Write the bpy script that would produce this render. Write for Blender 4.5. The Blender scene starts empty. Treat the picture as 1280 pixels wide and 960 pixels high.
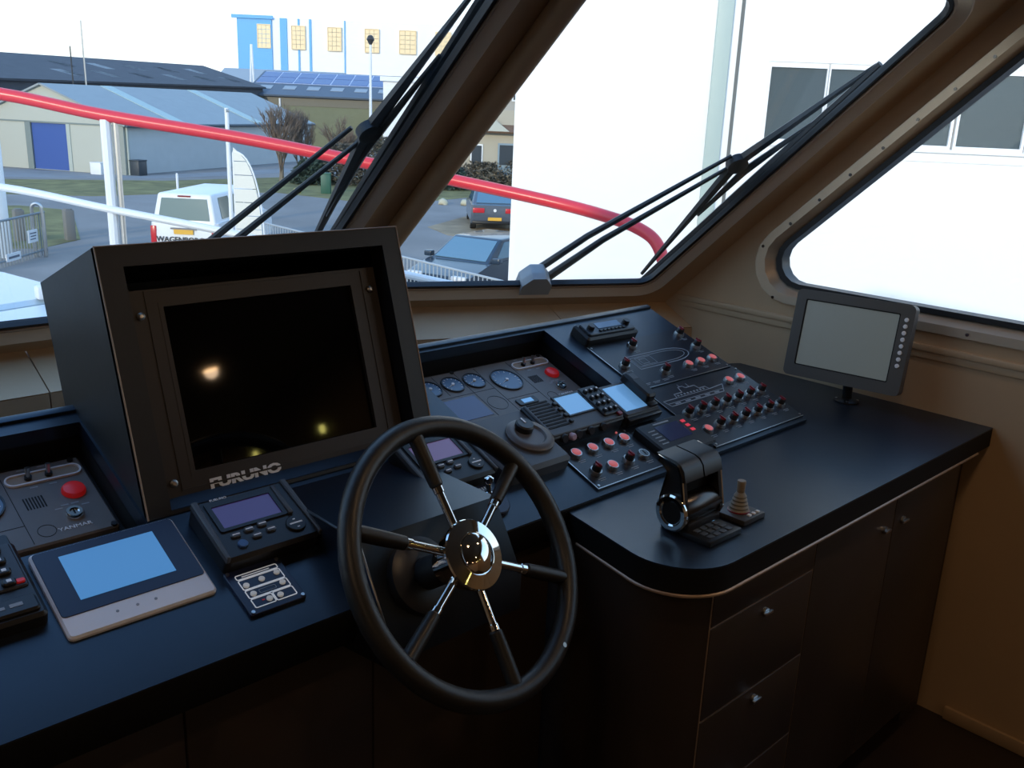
import bpy, bmesh, math, random
from mathutils import Matrix, Vector
PI = math.pi; R = math.radians
random.seed(7)
SC = bpy.context.scene
COL = SC.collection

# ------------------------------------------------------------------ camera, sky, sun, exposure
# world axes: X to starboard, Y to the bow, Z up; the origin is the photographer's eye, the quay lies 4.6 m lower
cam_d = bpy.data.cameras.new('camera'); cam = bpy.data.objects.new('camera', cam_d); COL.objects.link(cam)
yaw, pitch, roll, fpx = R(43.98424), R(16.55715), R(2.43883), 1164.23
vd = Vector((math.sin(yaw)*math.cos(pitch), math.cos(yaw)*math.cos(pitch), -math.sin(pitch)))
vr = Vector((math.cos(yaw), -math.sin(yaw), 0)); vu = vr.cross(vd)
r2 = vr*math.cos(roll)+vu*math.sin(roll); u2 = vu*math.cos(roll)-vr*math.sin(roll)
cam.matrix_world = Matrix((r2, u2, -vd)).transposed().to_4x4()
cam_d.sensor_width = 36.0; cam_d.lens = fpx/1280*36.0; cam_d.clip_start = .02; cam_d.clip_end = 1000
SC.camera = cam
w = bpy.data.worlds.new('sky'); SC.world = w; w.use_nodes = True
nt = w.node_tree; nt.nodes.clear()
wo = nt.nodes.new('ShaderNodeOutputWorld'); bg = nt.nodes.new('ShaderNodeBackground')
tc = nt.nodes.new('ShaderNodeTexCoord'); sx = nt.nodes.new('ShaderNodeSeparateXYZ'); cr = nt.nodes.new('ShaderNodeValToRGB')
cr.color_ramp.elements[0].position = 0.0; cr.color_ramp.elements[0].color = (1.0, .98, .95, 1)
cr.color_ramp.elements[1].position = 1.0; cr.color_ramp.elements[1].color = (.22, .45, .95, 1)
e_ = cr.color_ramp.elements.new(.32); e_.color = (.54, .80, 1.15, 1)
e_ = cr.color_ramp.elements.new(.10); e_.color = (.92, .97, 1.05, 1)
nt.links.new(tc.outputs['Generated'], sx.inputs[0]); nt.links.new(sx.outputs['Z'], cr.inputs[0])
nt.links.new(cr.outputs[0], bg.inputs[0]); bg.inputs[1].default_value = 1.75; nt.links.new(bg.outputs[0], wo.inputs[0])
sun_d = bpy.data.lights.new('sun', 'SUN'); sun_d.energy = 2.6; sun_d.angle = R(1.5); sun_d.color = (1, .84, .66)
sun = bpy.data.objects.new('sun', sun_d); COL.objects.link(sun)
sun.rotation_euler = Vector((.9, .40, -.23)).to_track_quat('-Z', 'Y').to_euler()
SC.view_settings.view_transform = 'Standard'; SC.view_settings.look = 'None'; SC.view_settings.exposure = 0.0
SC.view_settings.gamma = 1.0; SC.view_settings.use_curve_mapping = False
SC.cycles.use_denoising = True; SC.cycles.transparent_max_bounces = 16; SC.cycles.sample_clamp_indirect = 4.0

# ------------------------------------------------------------------ materials
MATS = {}
def mat(name, col, rough=.5, metal=0., spec=.5, emit=None, es=1., var=0., vscale=8., bump=0., coat=0.):
    if name in MATS: return MATS[name]
    m = bpy.data.materials.new(name); m.use_nodes = True; n = m.node_tree; b = n.nodes['Principled BSDF']
    b.inputs['Base Color'].default_value = (*col, 1); b.inputs['Roughness'].default_value = rough
    b.inputs['Metallic'].default_value = metal; b.inputs['Specular IOR Level'].default_value = spec
    if coat: b.inputs['Coat Weight'].default_value = coat
    if emit: b.inputs['Emission Color'].default_value = (*emit, 1); b.inputs['Emission Strength'].default_value = es
    if var or bump:
        t = n.nodes.new('ShaderNodeTexCoord'); z = n.nodes.new('ShaderNodeTexNoise'); z.inputs['Scale'].default_value = vscale
        z.inputs['Detail'].default_value = 6; n.links.new(t.outputs['Object'], z.inputs['Vector'])
        if var:
            q = n.nodes.new('ShaderNodeValToRGB'); q.color_ramp.elements[0].position = .3; q.color_ramp.elements[1].position = .7
            q.color_ramp.elements[0].color = (*[c*(1-var) for c in col], 1); q.color_ramp.elements[1].color = (*[min(1, c*(1+var)) for c in col], 1)
            n.links.new(z.outputs['Fac'], q.inputs[0]); n.links.new(q.outputs[0], b.inputs['Base Color'])
        if bump:
            k = n.nodes.new('ShaderNodeBump'); k.inputs['Strength'].default_value = bump; k.inputs['Distance'].default_value = .002
            n.links.new(z.outputs['Fac'], k.inputs['Height']); n.links.new(k.outputs[0], b.inputs['Normal'])
    MATS[name] = m; return m
def glassmat(name, tint=(.93, .97, .97)):
    m = bpy.data.materials.new(name); m.use_nodes = True; n = m.node_tree; n.nodes.clear()
    o = n.nodes.new('ShaderNodeOutputMaterial'); mx = n.nodes.new('ShaderNodeMixShader'); t = n.nodes.new('ShaderNodeBsdfTransparent')
    g = n.nodes.new('ShaderNodeBsdfGlossy'); f = n.nodes.new('ShaderNodeFresnel'); ge = n.nodes.new('ShaderNodeNewGeometry'); io = n.nodes.new('ShaderNodeMix')
    io.inputs['A'].default_value = 1.45; io.inputs['B'].default_value = 1/1.45; n.links.new(ge.outputs['Backfacing'], io.inputs['Factor']); n.links.new(io.outputs['Result'], f.inputs['IOR'])
    t.inputs[0].default_value = (*tint, 1); g.inputs['Roughness'].default_value = .01
    n.links.new(f.outputs[0], mx.inputs[0]); n.links.new(t.outputs[0], mx.inputs[1]); n.links.new(g.outputs[0], mx.inputs[2])
    n.links.new(mx.outputs[0], o.inputs[0]); MATS[name] = m; return m
GLASS = glassmat('window_glass')
dash = mat('dash_laminate', (.0075, .0105, .018), .36, spec=.75, var=.10, vscale=40, bump=.05)
dash.node_tree.nodes['Principled BSDF'].inputs['Specular Tint'].default_value = (.66, .84, 1, 1)   # blue-black sheen
black = mat('black_plastic', (.012, .012, .013), .38)
matte = mat('matte_black', (.008, .008, .008), .6, spec=.25)
charcoal = mat('charcoal_coating', (.012, .013, .014), .5, var=.1, vscale=60, bump=.08)
brownwall = mat('bronze_wall_panel', (.50, .345, .205), .5, var=.06, vscale=3)
brownmetal = mat('bronze_trim', (.72, .58, .44), .36, metal=.2)
cabinet_m = mat('dark_walnut_panel', (.040, .029, .023), .38, var=.12, vscale=6)
edge_m = mat('bronze_edge', (.42, .30, .21), .4, metal=.3)
floor_m = mat('dark_floor', (.030, .020, .016), .45, var=.2, vscale=5)
ceil_m = mat('ceiling_liner', (.22, .175, .13), .7)
rubber = mat('black_rubber', (.012, .013, .016), .45)
chrome = mat('chrome', (.80, .78, .74), .06, metal=1.)
steel = mat('brushed_steel', (.55, .54, .52), .28, metal=1.)
darkchrome = mat('dark_chrome', (.16, .15, .14), .12, metal=1.)
leather = mat('black_leather', (.012, .011, .010), .42, var=.15, vscale=90, bump=.25)
white_pr = mat('white_print', (.85, .86, .88), .5)
backlit = mat('backlit_print', (.85, .86, .88), .5, emit=(.8, .82, .85), es=.22)
grey_pr = mat('grey_print', (.30, .32, .34), .5)
red_lens = mat('red_lens', (.55, .10, .11), .3, emit=(.9, .22, .22), es=.32)
darkred = mat('dark_red_cap', (.20, .010, .016), .3)
redbtn = mat('red_button', (.62, .02, .025), .35, emit=(.9, .02, .02), es=.10)
panelgrey = mat('warm_grey_panel', (.16, .15, .14), .5, var=.08, vscale=20)
gaugeface = mat('gauge_face', (.10, .18, .29), .25)  # bluish reflection on the dials painted into their base colour
purple = mat('purple_screen', (.07, .05, .15), .2, emit=(.11, .07, .34), es=.13)
purple2 = mat('mauve_screen', (.16, .12, .22), .2, emit=(.22, .15, .34), es=.25)
navy = mat('navy_plastic', (.010, .016, .050), .35)
bluescr = mat('blue_screen', (.05, .12, .22), .2, emit=(.055, .20, .45), es=.85)
lcd = mat('pale_blue_lcd', (.22, .42, .62), .15, emit=(.13, .34, .66), es=.55)
deadscr = mat('black_screen', (.002, .002, .002), .04, spec=.35)
greyscr = mat('grey_screen', (.20, .215, .205), .30, spec=.6, emit=(.46, .53, .49), es=.09)
silver = mat('silver_plastic', (.80, .79, .80), .35)
greyplastic = mat('slate_plastic', (.070, .078, .088), .45)
monbez = mat('graphite_bezel', (.085, .078, .068), .5)
bezelbrown = mat('dark_bezel', (.029, .021, .016), .5)
beige = mat('beige_rubber', (.24, .215, .17), .6)
redpaint = mat('red_paint', (.72, .045, .06), .3)
whitepaint = mat('white_paint', (.80, .82, .84), .35)
warm_lamp = mat('lamp_glow', (1, .6, .3), .5, emit=(1, .55, .20), es=26)

# ------------------------------------------------------------------ mesh helpers
def fr(O, U, V):
    U = Vector(U).normalized(); V = Vector(V); N = U.cross(V).normalized(); V = N.cross(U)
    m = Matrix((U, V, N)).transposed().to_4x4(); m.translation = Vector(O); return m
T = lambda x, y, z=0.: Matrix.Translation((x, y, z))
RX = lambda a: Matrix.Rotation(R(a), 4, 'X'); RY = lambda a: Matrix.Rotation(R(a), 4, 'Y'); RZ = lambda a: Matrix.Rotation(R(a), 4, 'Z')
ID = Matrix.Identity(4)
def circ(cx, cy, r, n=24, a0=0., a1=2*PI):
    full = abs(a1-a0-2*PI) < 1e-6; k = n if full else n-1
    return [(cx+r*math.cos(a0+(a1-a0)*i/k), cy+r*math.sin(a0+(a1-a0)*i/k)) for i in range(n)]
def area2(p): return sum(p[i-1][0]*p[i][1]-p[i][0]*p[i-1][1] for i in range(len(p)))
def offset(p, d):
    """grow a convex polygon by d"""
    if area2(p) < 0: p = p[::-1]
    out = []; n = len(p)
    for i in range(n):
        a, b, c = Vector(p[i-1]), Vector(p[i]), Vector(p[(i+1) % n])
        e1 = (b-a).normalized(); e2 = (c-b).normalized(); n1 = Vector((e1.y, -e1.x)); n2 = Vector((e2.y, -e2.x))
        m = (n1+n2); m = m/(1+n1.dot(n2)); out.append(tuple(b+m*d))
    return out
def rounded(p, r, k=6):
    n = len(p); rr = list(r) if isinstance(r, (list, tuple)) else [r]*n; out = []
    if area2(p) < 0: p = p[::-1]; rr = rr[::-1]
    for i in range(n):
        a, b, c = Vector(p[i-1]), Vector(p[i]), Vector(p[(i+1) % n]); q = rr[i]
        if q <= 0: out.append(tuple(b)); continue
        e1 = (a-b).normalized(); e2 = (c-b).normalized(); ang = e1.angle(e2); L = q/math.tan(ang/2); ce = b+(e1+e2).normalized()*(q/math.sin(ang/2))
        s = b+e1*L-ce; t = b+e2*L-ce; a0 = math.atan2(s.y, s.x); a1 = math.atan2(t.y, t.x); da = (a1-a0+PI) % (2*PI)-PI
        for j in range(k+1): out.append((ce.x+q*math.cos(a0+da*j/k), ce.y+q*math.sin(a0+da*j/k)))
    return out
def rect(x0, x1, y0, y1): return [(x0, y0), (x1, y0), (x1, y1), (x0, y1)]
class G:
    def __init__(s): s.bm = bmesh.new()
    def _v(s, p, m): return s.bm.verts.new(m @ Vector(p) if m is not ID else Vector(p))
    def faces(s, vs, fs, m=ID):
        b = [s._v(v, m) for v in vs]
        for f in fs:
            try: s.bm.faces.new([b[i] for i in f])
            except ValueError: pass
        return s
    def box(s, x0, x1, y0, y1, z0, z1, bev=0., m=ID, seg=2):
        t = bmesh.new(); bmesh.ops.create_cube(t, size=1)
        for v in t.verts: v.co = Vector((x0+(v.co.x+.5)*(x1-x0), y0+(v.co.y+.5)*(y1-y0), z0+(v.co.z+.5)*(z1-z0)))
        if bev: bmesh.ops.bevel(t, geom=t.edges[:], offset=bev, segments=seg, affect='EDGES', profile=.5)
        return s.add(t, m)
    def add(s, t, m=ID):
        t.verts.index_update(); vs = [v.co.copy() for v in t.verts]; fs = [[v.index for v in f.verts] for f in t.faces]; t.free()
        return s.faces(vs, fs, m)
    def prism(s, p, z0, z1, bev=0., m=ID):
        n = len(p)
        if area2(p) < 0: p = p[::-1]
        if bev:
            q = offset(p, -bev); L = [[(x, y, z0) for x, y in p], [(x, y, z1-bev) for x, y in p], [(x, y, z1) for x, y in q]]
        else: L = [[(x, y, z0) for x, y in p], [(x, y, z1) for x, y in p]]
        vs = [v for l in L for v in l]; fs = [tuple(range(n))[::-1], tuple(range((len(L)-1)*n, len(L)*n))]
        for k in range(len(L)-1):
            for i in range(n): j = (i+1) % n; fs.append((k*n+i, k*n+j, (k+1)*n+j, (k+1)*n+i))
        return s.faces(vs, fs, m)
    def ring(s, po, pi_, z0, z1, m=ID):
        n = len(po); vs = [(x, y, z) for z in (z0, z1) for p in (po, pi_) for x, y in p]; fs = []
        for i in range(n):
            j = (i+1) % n; o0, i0, o1, i1 = 0, n, 2*n, 3*n
            fs += [(o0+i, o0+j, o1+j, o1+i), (i0+j, i0+i, i1+i, i1+j), (o1+i, o1+j, i1+j, i1+i), (o0+j, o0+i, i0+i, i0+j)]
        return s.faces(vs, fs, m)
    def chamfer(s, po, pi_, zo, zi, th, m=ID):
        n = len(po); vs = [(x, y, zo) for x, y in po]+[(x, y, zi) for x, y in pi_]+[(x, y, zo+th) for x, y in po]+[(x, y, zi+th) for x, y in pi_]; fs = []
        for i in range(n):
            j = (i+1) % n
            for a, b in ((0, n), (n, 3*n), (3*n, 2*n), (2*n, 0)): fs.append((a+i, a+j, b+j, b+i))
        return s.faces(vs, fs, m)
    def plate(s, outer, holes, z0, z1, m=ID):
        t = bmesh.new(); es = []
        for lp in [outer]+holes:
            vs = [t.verts.new((x, y, z0)) for x, y in lp]; es += [t.edges.new((vs[i-1], vs[i])) for i in range(len(vs))]
        bmesh.ops.triangle_fill(t, use_beauty=True, use_dissolve=False, edges=es, normal=(0, 0, 1))
        rr = bmesh.ops.extrude_face_region(t, geom=t.faces[:])
        bmesh.ops.translate(t, vec=(0, 0, z1-z0), verts=[v for v in rr['geom'] if isinstance(v, bmesh.types.BMVert)])
        bmesh.ops.recalc_face_normals(t, faces=t.faces[:]); return s.add(t, m)
    def tube(s, pts, r, n=8, m=ID, closed=False):
        P = [Vector(p) for p in pts]; k = len(P); rs = r if isinstance(r, (list, tuple)) else [r]*k; rows = []; up = None
        for i in range(k):
            if closed: d = P[(i+1) % k]-P[i-1]
            else: d = P[min(i+1, k-1)]-P[max(i-1, 0)]
            d.normalize()
            if up is None:
                a = Vector((0, 0, 1)) if abs(d.z) < .9 else Vector((1, 0, 0)); up = (a-d*a.dot(d)).normalized()
            else: up = (up-d*up.dot(d)).normalized()
            sd = d.cross(up); rows.append([P[i]+(up*math.cos(2*PI*j/n)+sd*math.sin(2*PI*j/n))*rs[i] for j in range(n)])
        vs = [v for q in rows for v in q]; fs = []
        for i in range(k if closed else k-1):
            a, b = i*n, ((i+1) % k)*n
            for j in range(n): fs.append((a+j, a+(j+1) % n, b+(j+1) % n, b+j))
        if not closed: fs += [tuple(range(n))[::-1], tuple(range((k-1)*n, k*n))]
        return s.faces(vs, fs, m)
    def lathe(s, prof, n=24, m=ID):
        vs = [(r*math.cos(2*PI*j/n), r*math.sin(2*PI*j/n), z) for r, z in prof for j in range(n)]; fs = []
        for i in range(len(prof)-1):
            for j in range(n): fs.append((i*n+j, i*n+(j+1) % n, (i+1)*n+(j+1) % n, (i+1)*n+j))
        fs += [tuple(range(n))[::-1], tuple(range((len(prof)-1)*n, len(prof)*n))]
        return s.faces(vs, fs, m)
    def cyl(s, x, y, z0, z1, r, n=20, m=ID, bev=0.):
        pr = [(r, z0), (r, z1-bev), (r-bev, z1)] if bev else [(r, z0), (r, z1)]
        return s.lathe(pr, n, m @ T(x, y))
    def quad3(s, a, b, c, d, th):
        a, b, c, d = map(Vector, (a, b, c, d)); n = (b-a).cross(d-a).normalized()*th
        return s.faces([a, b, c, d, a+n, b+n, c+n, d+n], [(3, 2, 1, 0), (4, 5, 6, 7), (0, 1, 5, 4), (1, 2, 6, 5), (2, 3, 7, 6), (3, 0, 4, 7)])
    def mesh(s, name, ma, ang=35):
        bmesh.ops.recalc_face_normals(s.bm, faces=s.bm.faces[:])
        me = bpy.data.meshes.new(name); s.bm.to_mesh(me); s.bm.free()
        me.polygons.foreach_set('use_smooth', [True]*len(me.polygons)); me.set_sharp_from_angle(angle=R(ang))
        me.materials.append(ma); return me
def link(name, me, parent=None, mw=None):
    o = bpy.data.objects.new(name, me); COL.objects.link(o)
    if parent is not None: o.parent = parent
    if mw is not None:
        if parent is None: o.matrix_world = mw
        else: o.matrix_local = mw
    return o
def obj(name, g, ma, parent=None, mw=None, label=None, ang=35):
    o = link(name, g.mesh(name, ma, ang), parent, mw)
    if label: o['label'] = label
    return o
def thing(name, label, cat, mw=ID, group=None):
    o = bpy.data.objects.new(name, None); COL.objects.link(o); o.empty_display_size = .05; o.matrix_world = mw
    o['label'] = label; o['category'] = cat
    if group: o['group'] = group
    return o
def tag(o, label, cat, group=None):
    o['label'] = label; o['category'] = cat
    if group: o['group'] = group
    return o
def struct(name, g, ma, parent=None, mw=None, ang=35):
    o = obj(name, g, ma, parent, mw, ang=ang)
    if parent is None: o['kind'] = 'structure'
    return o
def text(s, size, ma, parent, mw, name='lettering', ext=.0006, sx=1., bold=0.):
    c = bpy.data.curves.new('lettering', 'FONT'); c.body = s; c.size = size; c.extrude = ext; c.align_x = 'CENTER'; c.align_y = 'CENTER'; c.offset = bold; c.resolution_u = 3
    t = bpy.data.objects.new('tmp', c); COL.objects.link(t); me = bpy.data.meshes.new_from_object(t); bpy.data.objects.remove(t)
    me.materials.clear(); me.materials.append(ma)
    return link(name, me, parent, mw @ Matrix.Diagonal((sx, 1, 1, 1)))

#STRUCTURE
# ------------------------------------------------------------------ wheelhouse shell
XC = .56                                   # centre line of the ship
M = Vector((0, -.765, .72))                # direction of the raked window posts
zs = -.51
KS = 1.07; OC = Vector((1.40, 2.13, zs))*KS; s26 = Vector((math.cos(R(26)), -math.sin(R(26)), 0))
FLIP = Matrix.Diagonal((1, 1, -1, 1))      # local z of a facet points outboard
FC = fr(OC, (1, 0, 0), M) @ FLIP                  # centre facet, starboard corner as origin
FS = fr(OC, s26, M) @ FLIP                        # starboard facet
mir = Matrix.Translation((2*XC, 0, 0)) @ Matrix.Diagonal((-1, 1, 1, 1))
kx = M.dot(s26); ky = math.sqrt(M.length_squared-kx*kx)
def pc(x, t): return ((x-1.40)*KS, t*M.length*KS)              # centre facet: world x, height t
def ps(s, t): return ((s+t*kx)*KS, t*ky*KS)                    # starboard facet: distance s, height t
def pane(idx, frm, hole, r, outer, flip=False):
    mm = mir if flip else ID
    wl = struct('wall_front', G().plate(outer, [rounded(offset(hole, .030), r+.026)], -.004, .030, mm @ frm), brownwall)
    wn = bpy.data.objects.new('window_%d' % idx, None); COL.objects.link(wn); wn['kind'] = 'structure'
    obj('glass', G().prism(rounded(offset(hole, .002), r), .008, .014, m=mm @ frm), GLASS, wn)
    obj('seal', G().ring(rounded(offset(hole, .003), r), rounded(offset(hole, -.015), max(.01, r-.015)), .002, .020, mm @ frm), rubber, wn)
    g = G(); a, b, c = rounded(offset(hole, .034), r+.03), rounded(offset(hole, .028), r+.026), rounded(offset(hole, -.004), r-.004)
    g.ring(a, b, -.014, 0., mm @ frm); g.chamfer(b, c, -.018, .004, .012, mm @ frm)
    obj('trim', g, brownmetal, wn)
    obj('bead', G().ring(rounded(offset(hole, .002), r), rounded(offset(hole, -.004), r-.004), -.002, .003, mm @ frm), edge_m, wn)
    return wn
tb, tt = -.07, 1.22
pane(1, FC, [pc(-.23, .014), pc(1.265, .014), pc(1.265, 1.10), pc(-.23, 1.10)], .05, [pc(-.353, tb), pc(1.40, tb), pc(1.40, tt), pc(-.353, tt)])
hs = [ps(.045, .014), ps(.908, .014), ps(.908, 1.085), ps(.045, 1.085)]; osd = [ps(0, tb), ps(1.028, tb), ps(1.028, tt), ps(0, tt)]
pane(2, FS, hs, .06, osd); pane(3, FS, hs, .06, osd, True)
for f in (ID, mir):                        # rounded covers over the two posts
    struct('trim_post', G().tube([f @ (OC+M*t*KS+Vector((-.005, -.02, -.02))) for t in (-.06, .3, .7, 1.18)], .030, 12), brownwall)
# ledge under the front windows: a sloping board and an upright board along the three facets
lp = [(-1.36, 1.86), (-.378, 2.338), (1.498, 2.338), (2.48, 1.86)]
li = [(-1.36, 1.74), (-.335, 2.17), (1.455, 2.17), (2.478, 1.735)]
def seg3(a, b, c, d, k0, k1):
    L = lambda p, q, k: (p[0]+(q[0]-p[0])*k, p[1]+(q[1]-p[1])*k)
    return L(a, b, k0), L(a, b, k1), L(c, d, k0), L(c, d, k1)
ledge = struct('trim_ledge', G().box(-1.3, 2.44, 2.34, 2.36, -1.6, -.66), brownwall)
obj('backing_board', G().quad3((-1.3, 2.34, -.625), (1.5, 2.34, -.625), (1.46, 2.19, -.70), (-1.3, 2.19, -.70), .01).quad3((1.5, 2.34, -.625), (2.48, 1.87, -.625), (2.48, 1.76, -.70), (1.46, 2.19, -.70), .01), brownwall, ledge)
for i, cuts in ((0, [0, .5, 1]), (1, [0, .27, .545, .78, 1]), (2, [0, .17, .62, 1])):
    for k0, k1 in zip(cuts[:-1], cuts[1:]):
        a, b, c, d = seg3(lp[i], lp[i+1], li[i], li[i+1], k0+.0009, k1-.0009)
        obj('panel', G().quad3((*a, -.598), (*b, -.598), (*d, -.663), (*c, -.663), .02), brownwall, ledge)
        obj('panel', G().quad3((*c, -.667), (*d, -.667), (*d, -1.6), (*c, -1.6), .02), brownwall, ledge)
# starboard side wall with its window
XW = 2.48
SW = fr((XW, 0, 0), (0, -1, 0), (0, 0, 1))  # x = aft, y = up, normal to port
hw = [(-1.576, -.478), (.60, -.478), (.60, .205), (-.845, .205)]   # counter-clockwise
wall_o = [(-1.97, -1.6), (3.3, -1.6), (3.3, .43), (-.765, .43), (-1.80, -.546), (-1.95, -.69)]
struct('wall_right', G().plate(wall_o, [rounded(offset(hw, .026), [.095, .08, .08, .08])], -.05, 0, SW), brownwall)
w4 = bpy.data.objects.new('window_4', None); COL.objects.link(w4); w4['kind'] = 'structure'
RD = lambda d: rounded(offset(hw, d), [.075+d*.8, .06+d*.8, .06+d*.8, .06+d*.8])
obj('glass', G().prism(RD(.002), -.034, -.026, m=SW), GLASS, w4)
obj('seal', G().ring(RD(.003), RD(-.012), -.05, -.006, SW), rubber, w4)
obj('trim', G().ring(RD(.048), RD(.024), -.002, .012, SW).chamfer(RD(.024), RD(-.002), .012, -.022, -.01, SW), mat('polished_bronze', (.80, .66, .50), .27, metal=.65), w4)
scr_me = None
for i in range(1, 9):
    f = i/9+.05; a, b = Vector((-1.576-.044, -.478-.0)), Vector((-.845-.044, .205))
    p = a+(b-a)*f
    if scr_me is None: scr_me = G().cyl(0, 0, 0, .003, .0045, 10).mesh('screw', darkchrome)
    link('screw', scr_me, w4, SW @ T(p.x, p.y, .011))
for i in range(8): link('screw', scr_me, w4, SW @ T(-1.45+i*.19, -.478-.036, .011))
struct('trim_side', G().box(-1.80, 3.3, -.580, -.562, 0, .012, .003, SW).box(-1.80, 3.3, -.60, -.580, 0, .006, .002, SW), brownwall)
for x in (-.42, .35): struct('trim_seam', G().box(x-.002, x+.002, -1.6, -.61, 0, .002, 0, SW), matte)
# the rest of the room
struct('wall_left', G().box(-1.41, -1.36, -3.3, 1.86, -1.6, .45), brownwall)
struct('wall_back', G().box(-1.41, 2.53, -3.35, -3.3, -1.6, .45), brownwall)
struct('ceiling', G().box(-1.41, 2.53, -3.35, 1.40, .385, .45), ceil_m)
struct('floor', G().box(-1.41, 2.53, -3.35, 2.36, -1.66, -1.6), floor_m)
struct('baseboard_right', G().box(2.468, 2.48, -3.3, .76, -1.6, -1.56, .004), brownwall)

# ceiling downlights (behind the photographer; seen mirrored in screen and chrome)
def downlight(x, y, e, label):
    t = thing('ceiling_downlight', label, 'lamp', T(x, y, .385), 'downlights in the ceiling')
    obj('bezel', G().ring(circ(0, 0, .052), circ(0, 0, .036), -.010, 0), steel, t)
    obj('lens', G().cyl(0, 0, -.006, -.001, .036), warm_lamp, t)
    d = bpy.data.lights.new('downlight_lamp', 'SPOT'); d.energy = e; d.spot_size = R(168); d.spot_blend = .6; d.color = (1, .70, .44); d.shadow_soft_size = .03
    o = bpy.data.objects.new('downlight_lamp', d); COL.objects.link(o); o.parent = t; o.location = (0, 0, -.02)
LAMPS = [(1.84, -.98, 'lamp behind the helm, mirrored in the big screen'), (2.12, .38, 'lamp close to the starboard wall, above the counter'), (1.05, .42, 'lamp in the row above the wheel'), (.0, .42, 'lamp to port in the row above the wheel'),
         (2.25, -2.8, 'lamp by the starboard wall in the aft corner'), (.2, -1.9, 'lamp to port, amidships of the cabin'), (1.2, -2.7, 'lamp at the aft wall'), (-.5, -.7, 'lamp by the port wall')]
for x, y, l in LAMPS: downlight(x, y, 3.4, 'small round warm ceiling '+l)

for y, z, l in ((-2.08, .19, 'small round wall lamp high on the starboard wall, further aft'), (-1.28, .06, 'small round wall lamp on the starboard wall, lower and nearer the helm')):
    t = thing('wall_lamp', l, 'lamp', fr((2.48, y, z), (0, 1, 0), (0, 0, 1)) @ RY(180))
    obj('base', G().cyl(0, 0, 0, .018, .030, 20), steel, t); obj('lens', G().cyl(0, 0, .018, .026, .022, 20), mat('green_yellow_glow', (.8, .8, .3), emit=(.95, .85, .22), es=18), t)
#CONSOLE
# ------------------------------------------------------------------ helm console
c20, s20 = math.cos(R(20)), math.sin(R(20))
SL = fr((0, 1.12, -.725), (1, 0, 0), (0, c20, s20))     # sloped instrument deck: u to starboard, v up the slope
con = thing('helm_console', 'long sloped dark helm console carrying the instruments under the front windows', 'console', ID)
out = [(-.36, -.055), (.86, -.055), (.86, -.020), (2.112, -.020), (2.112, .555), (-.36, .555)]
RECS = [(.02, .515, .234, .512), (1.20, 1.668, .262, .530)]
obj('instrument_deck', G().plate(out, [rect(*r) for r in RECS], -.030, 0, SL), dash, con)
for x0, x1, y0, y1 in RECS:
    g = G()
    g.box(x0-.012, x1+.012, y0-.012, y1+.012, -.085, -.072, 0, SL)
    for a in ((x0-.012, x0, y0-.012, y1+.012), (x1, x1+.012, y0-.012, y1+.012), (x0, x1, y0-.012, y0), (x0, x1, y1, y1+.012)): g.box(*a, -.074, -.028, 0, SL)
    obj('recess_liner', g, matte, con)
obj('back_lip', G().box(-.36, 2.112, .540, .556, -.002, .006, .002, SL), dash, con)
g = G().box(-.36, .86, -.056, -.045, -.085, -.002, .002, SL)
g.box(.86, 1.32, -.022, -.012, -.075, -.002, .002, SL)
obj('front_fascia', g, matte, con)
g = G().prism([(1.11, -.735), (1.645, -.545), (1.645, -.735)], 2.080, 2.110, m=fr((0, 0, 0), (0, 1, 0), (0, 0, 1)))
obj('end_cheek', g, dash, con)
YZ = fr((0, 0, 0), (0, 1, 0), (0, 0, 1))                # local x = world Y, y = world Z, normal = world X
ped = [(1.356, -.642), (1.352, -.648), (1.085, -.646), (1.012, -.765), (1.012, -.83), (1.20, -.86), (1.356, -.70)]
obj('wheel_pedestal', G().prism(ped, .735, 1.018, m=YZ), dash, con)
obj('pedestal_edge', G().tube([(.736, 1.350, -.646), (.736, 1.085, -.645), (.736, 1.012, -.765)], .0022, 6), steel, con)
g = G()
for a, b in ((-.36, .05), (.053, .47), (.473, .80), (.803, 1.225)): obj('base_panel', G().box(a, b, 1.14, 1.16, -1.52, -.80, .002), cabinet_m, con)
obj('plinth', G().box(-.36, 1.125, 1.17, 1.19, -1.6, -1.5), matte, con)
obj('base_carcass', G().box(-.36, 1.13, 1.17, 1.60, -1.5, -.82), matte, con)

# counter and cabinet to starboard
ctop = rounded([(2.475, .778), (1.165, .778), (1.225, 1.09), (1.30, 1.30), (1.95, 1.70), (2.12, 1.72), (2.475, 1.54)], [0, .115, 0, 0, 0, 0, 0], 12)
ct = thing('counter', 'dark round-cornered counter top running to the starboard wall, throttle on it', 'counter', ID)
obj('top', G().plate(ctop, [], -.7435, -.740), dash, ct); obj('edge_band', G().plate(ctop, [], -.790, -.7435), matte, ct)
body = rounded([(2.36, .7990), (1.172, .7990), (1.235, 1.08), (1.26, 1.20), (2.36, 1.45)], [0, .115, 0, 0, 0], 12)
cab = thing('drawer_cabinet', 'dark brown cabinet with drawers and two doors under the starboard counter', 'cabinet', ID)
obj('carcass', G().plate([(x, y+.004) for x, y in body], [], -1.50, -.792), cabinet_m, cab)
obj('lit_gap_backing', G().box(1.284, 2.357, .7990, .8028, -1.50, -.793), edge_m, cab)  # light tone behind the gaps stands in for lit drawer edges
cor = rounded([(1.30, .800), (1.170, .800), (1.222, 1.07), (1.24, 1.10), (1.30, 1.10)], [0, .115, 0, 0, 0], 12)
corner = [p for p in cor if p[0] < 1.281]
outer = [p for p in cor if p[1] < 1.08 and p[0] < 1.2815]
arc = [(1.2835, .800)]+[p for p in reversed(outer)] if outer[0][0] < outer[-1][0] else [(1.2835, .800)]+outer
g = G(); vs = []
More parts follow.
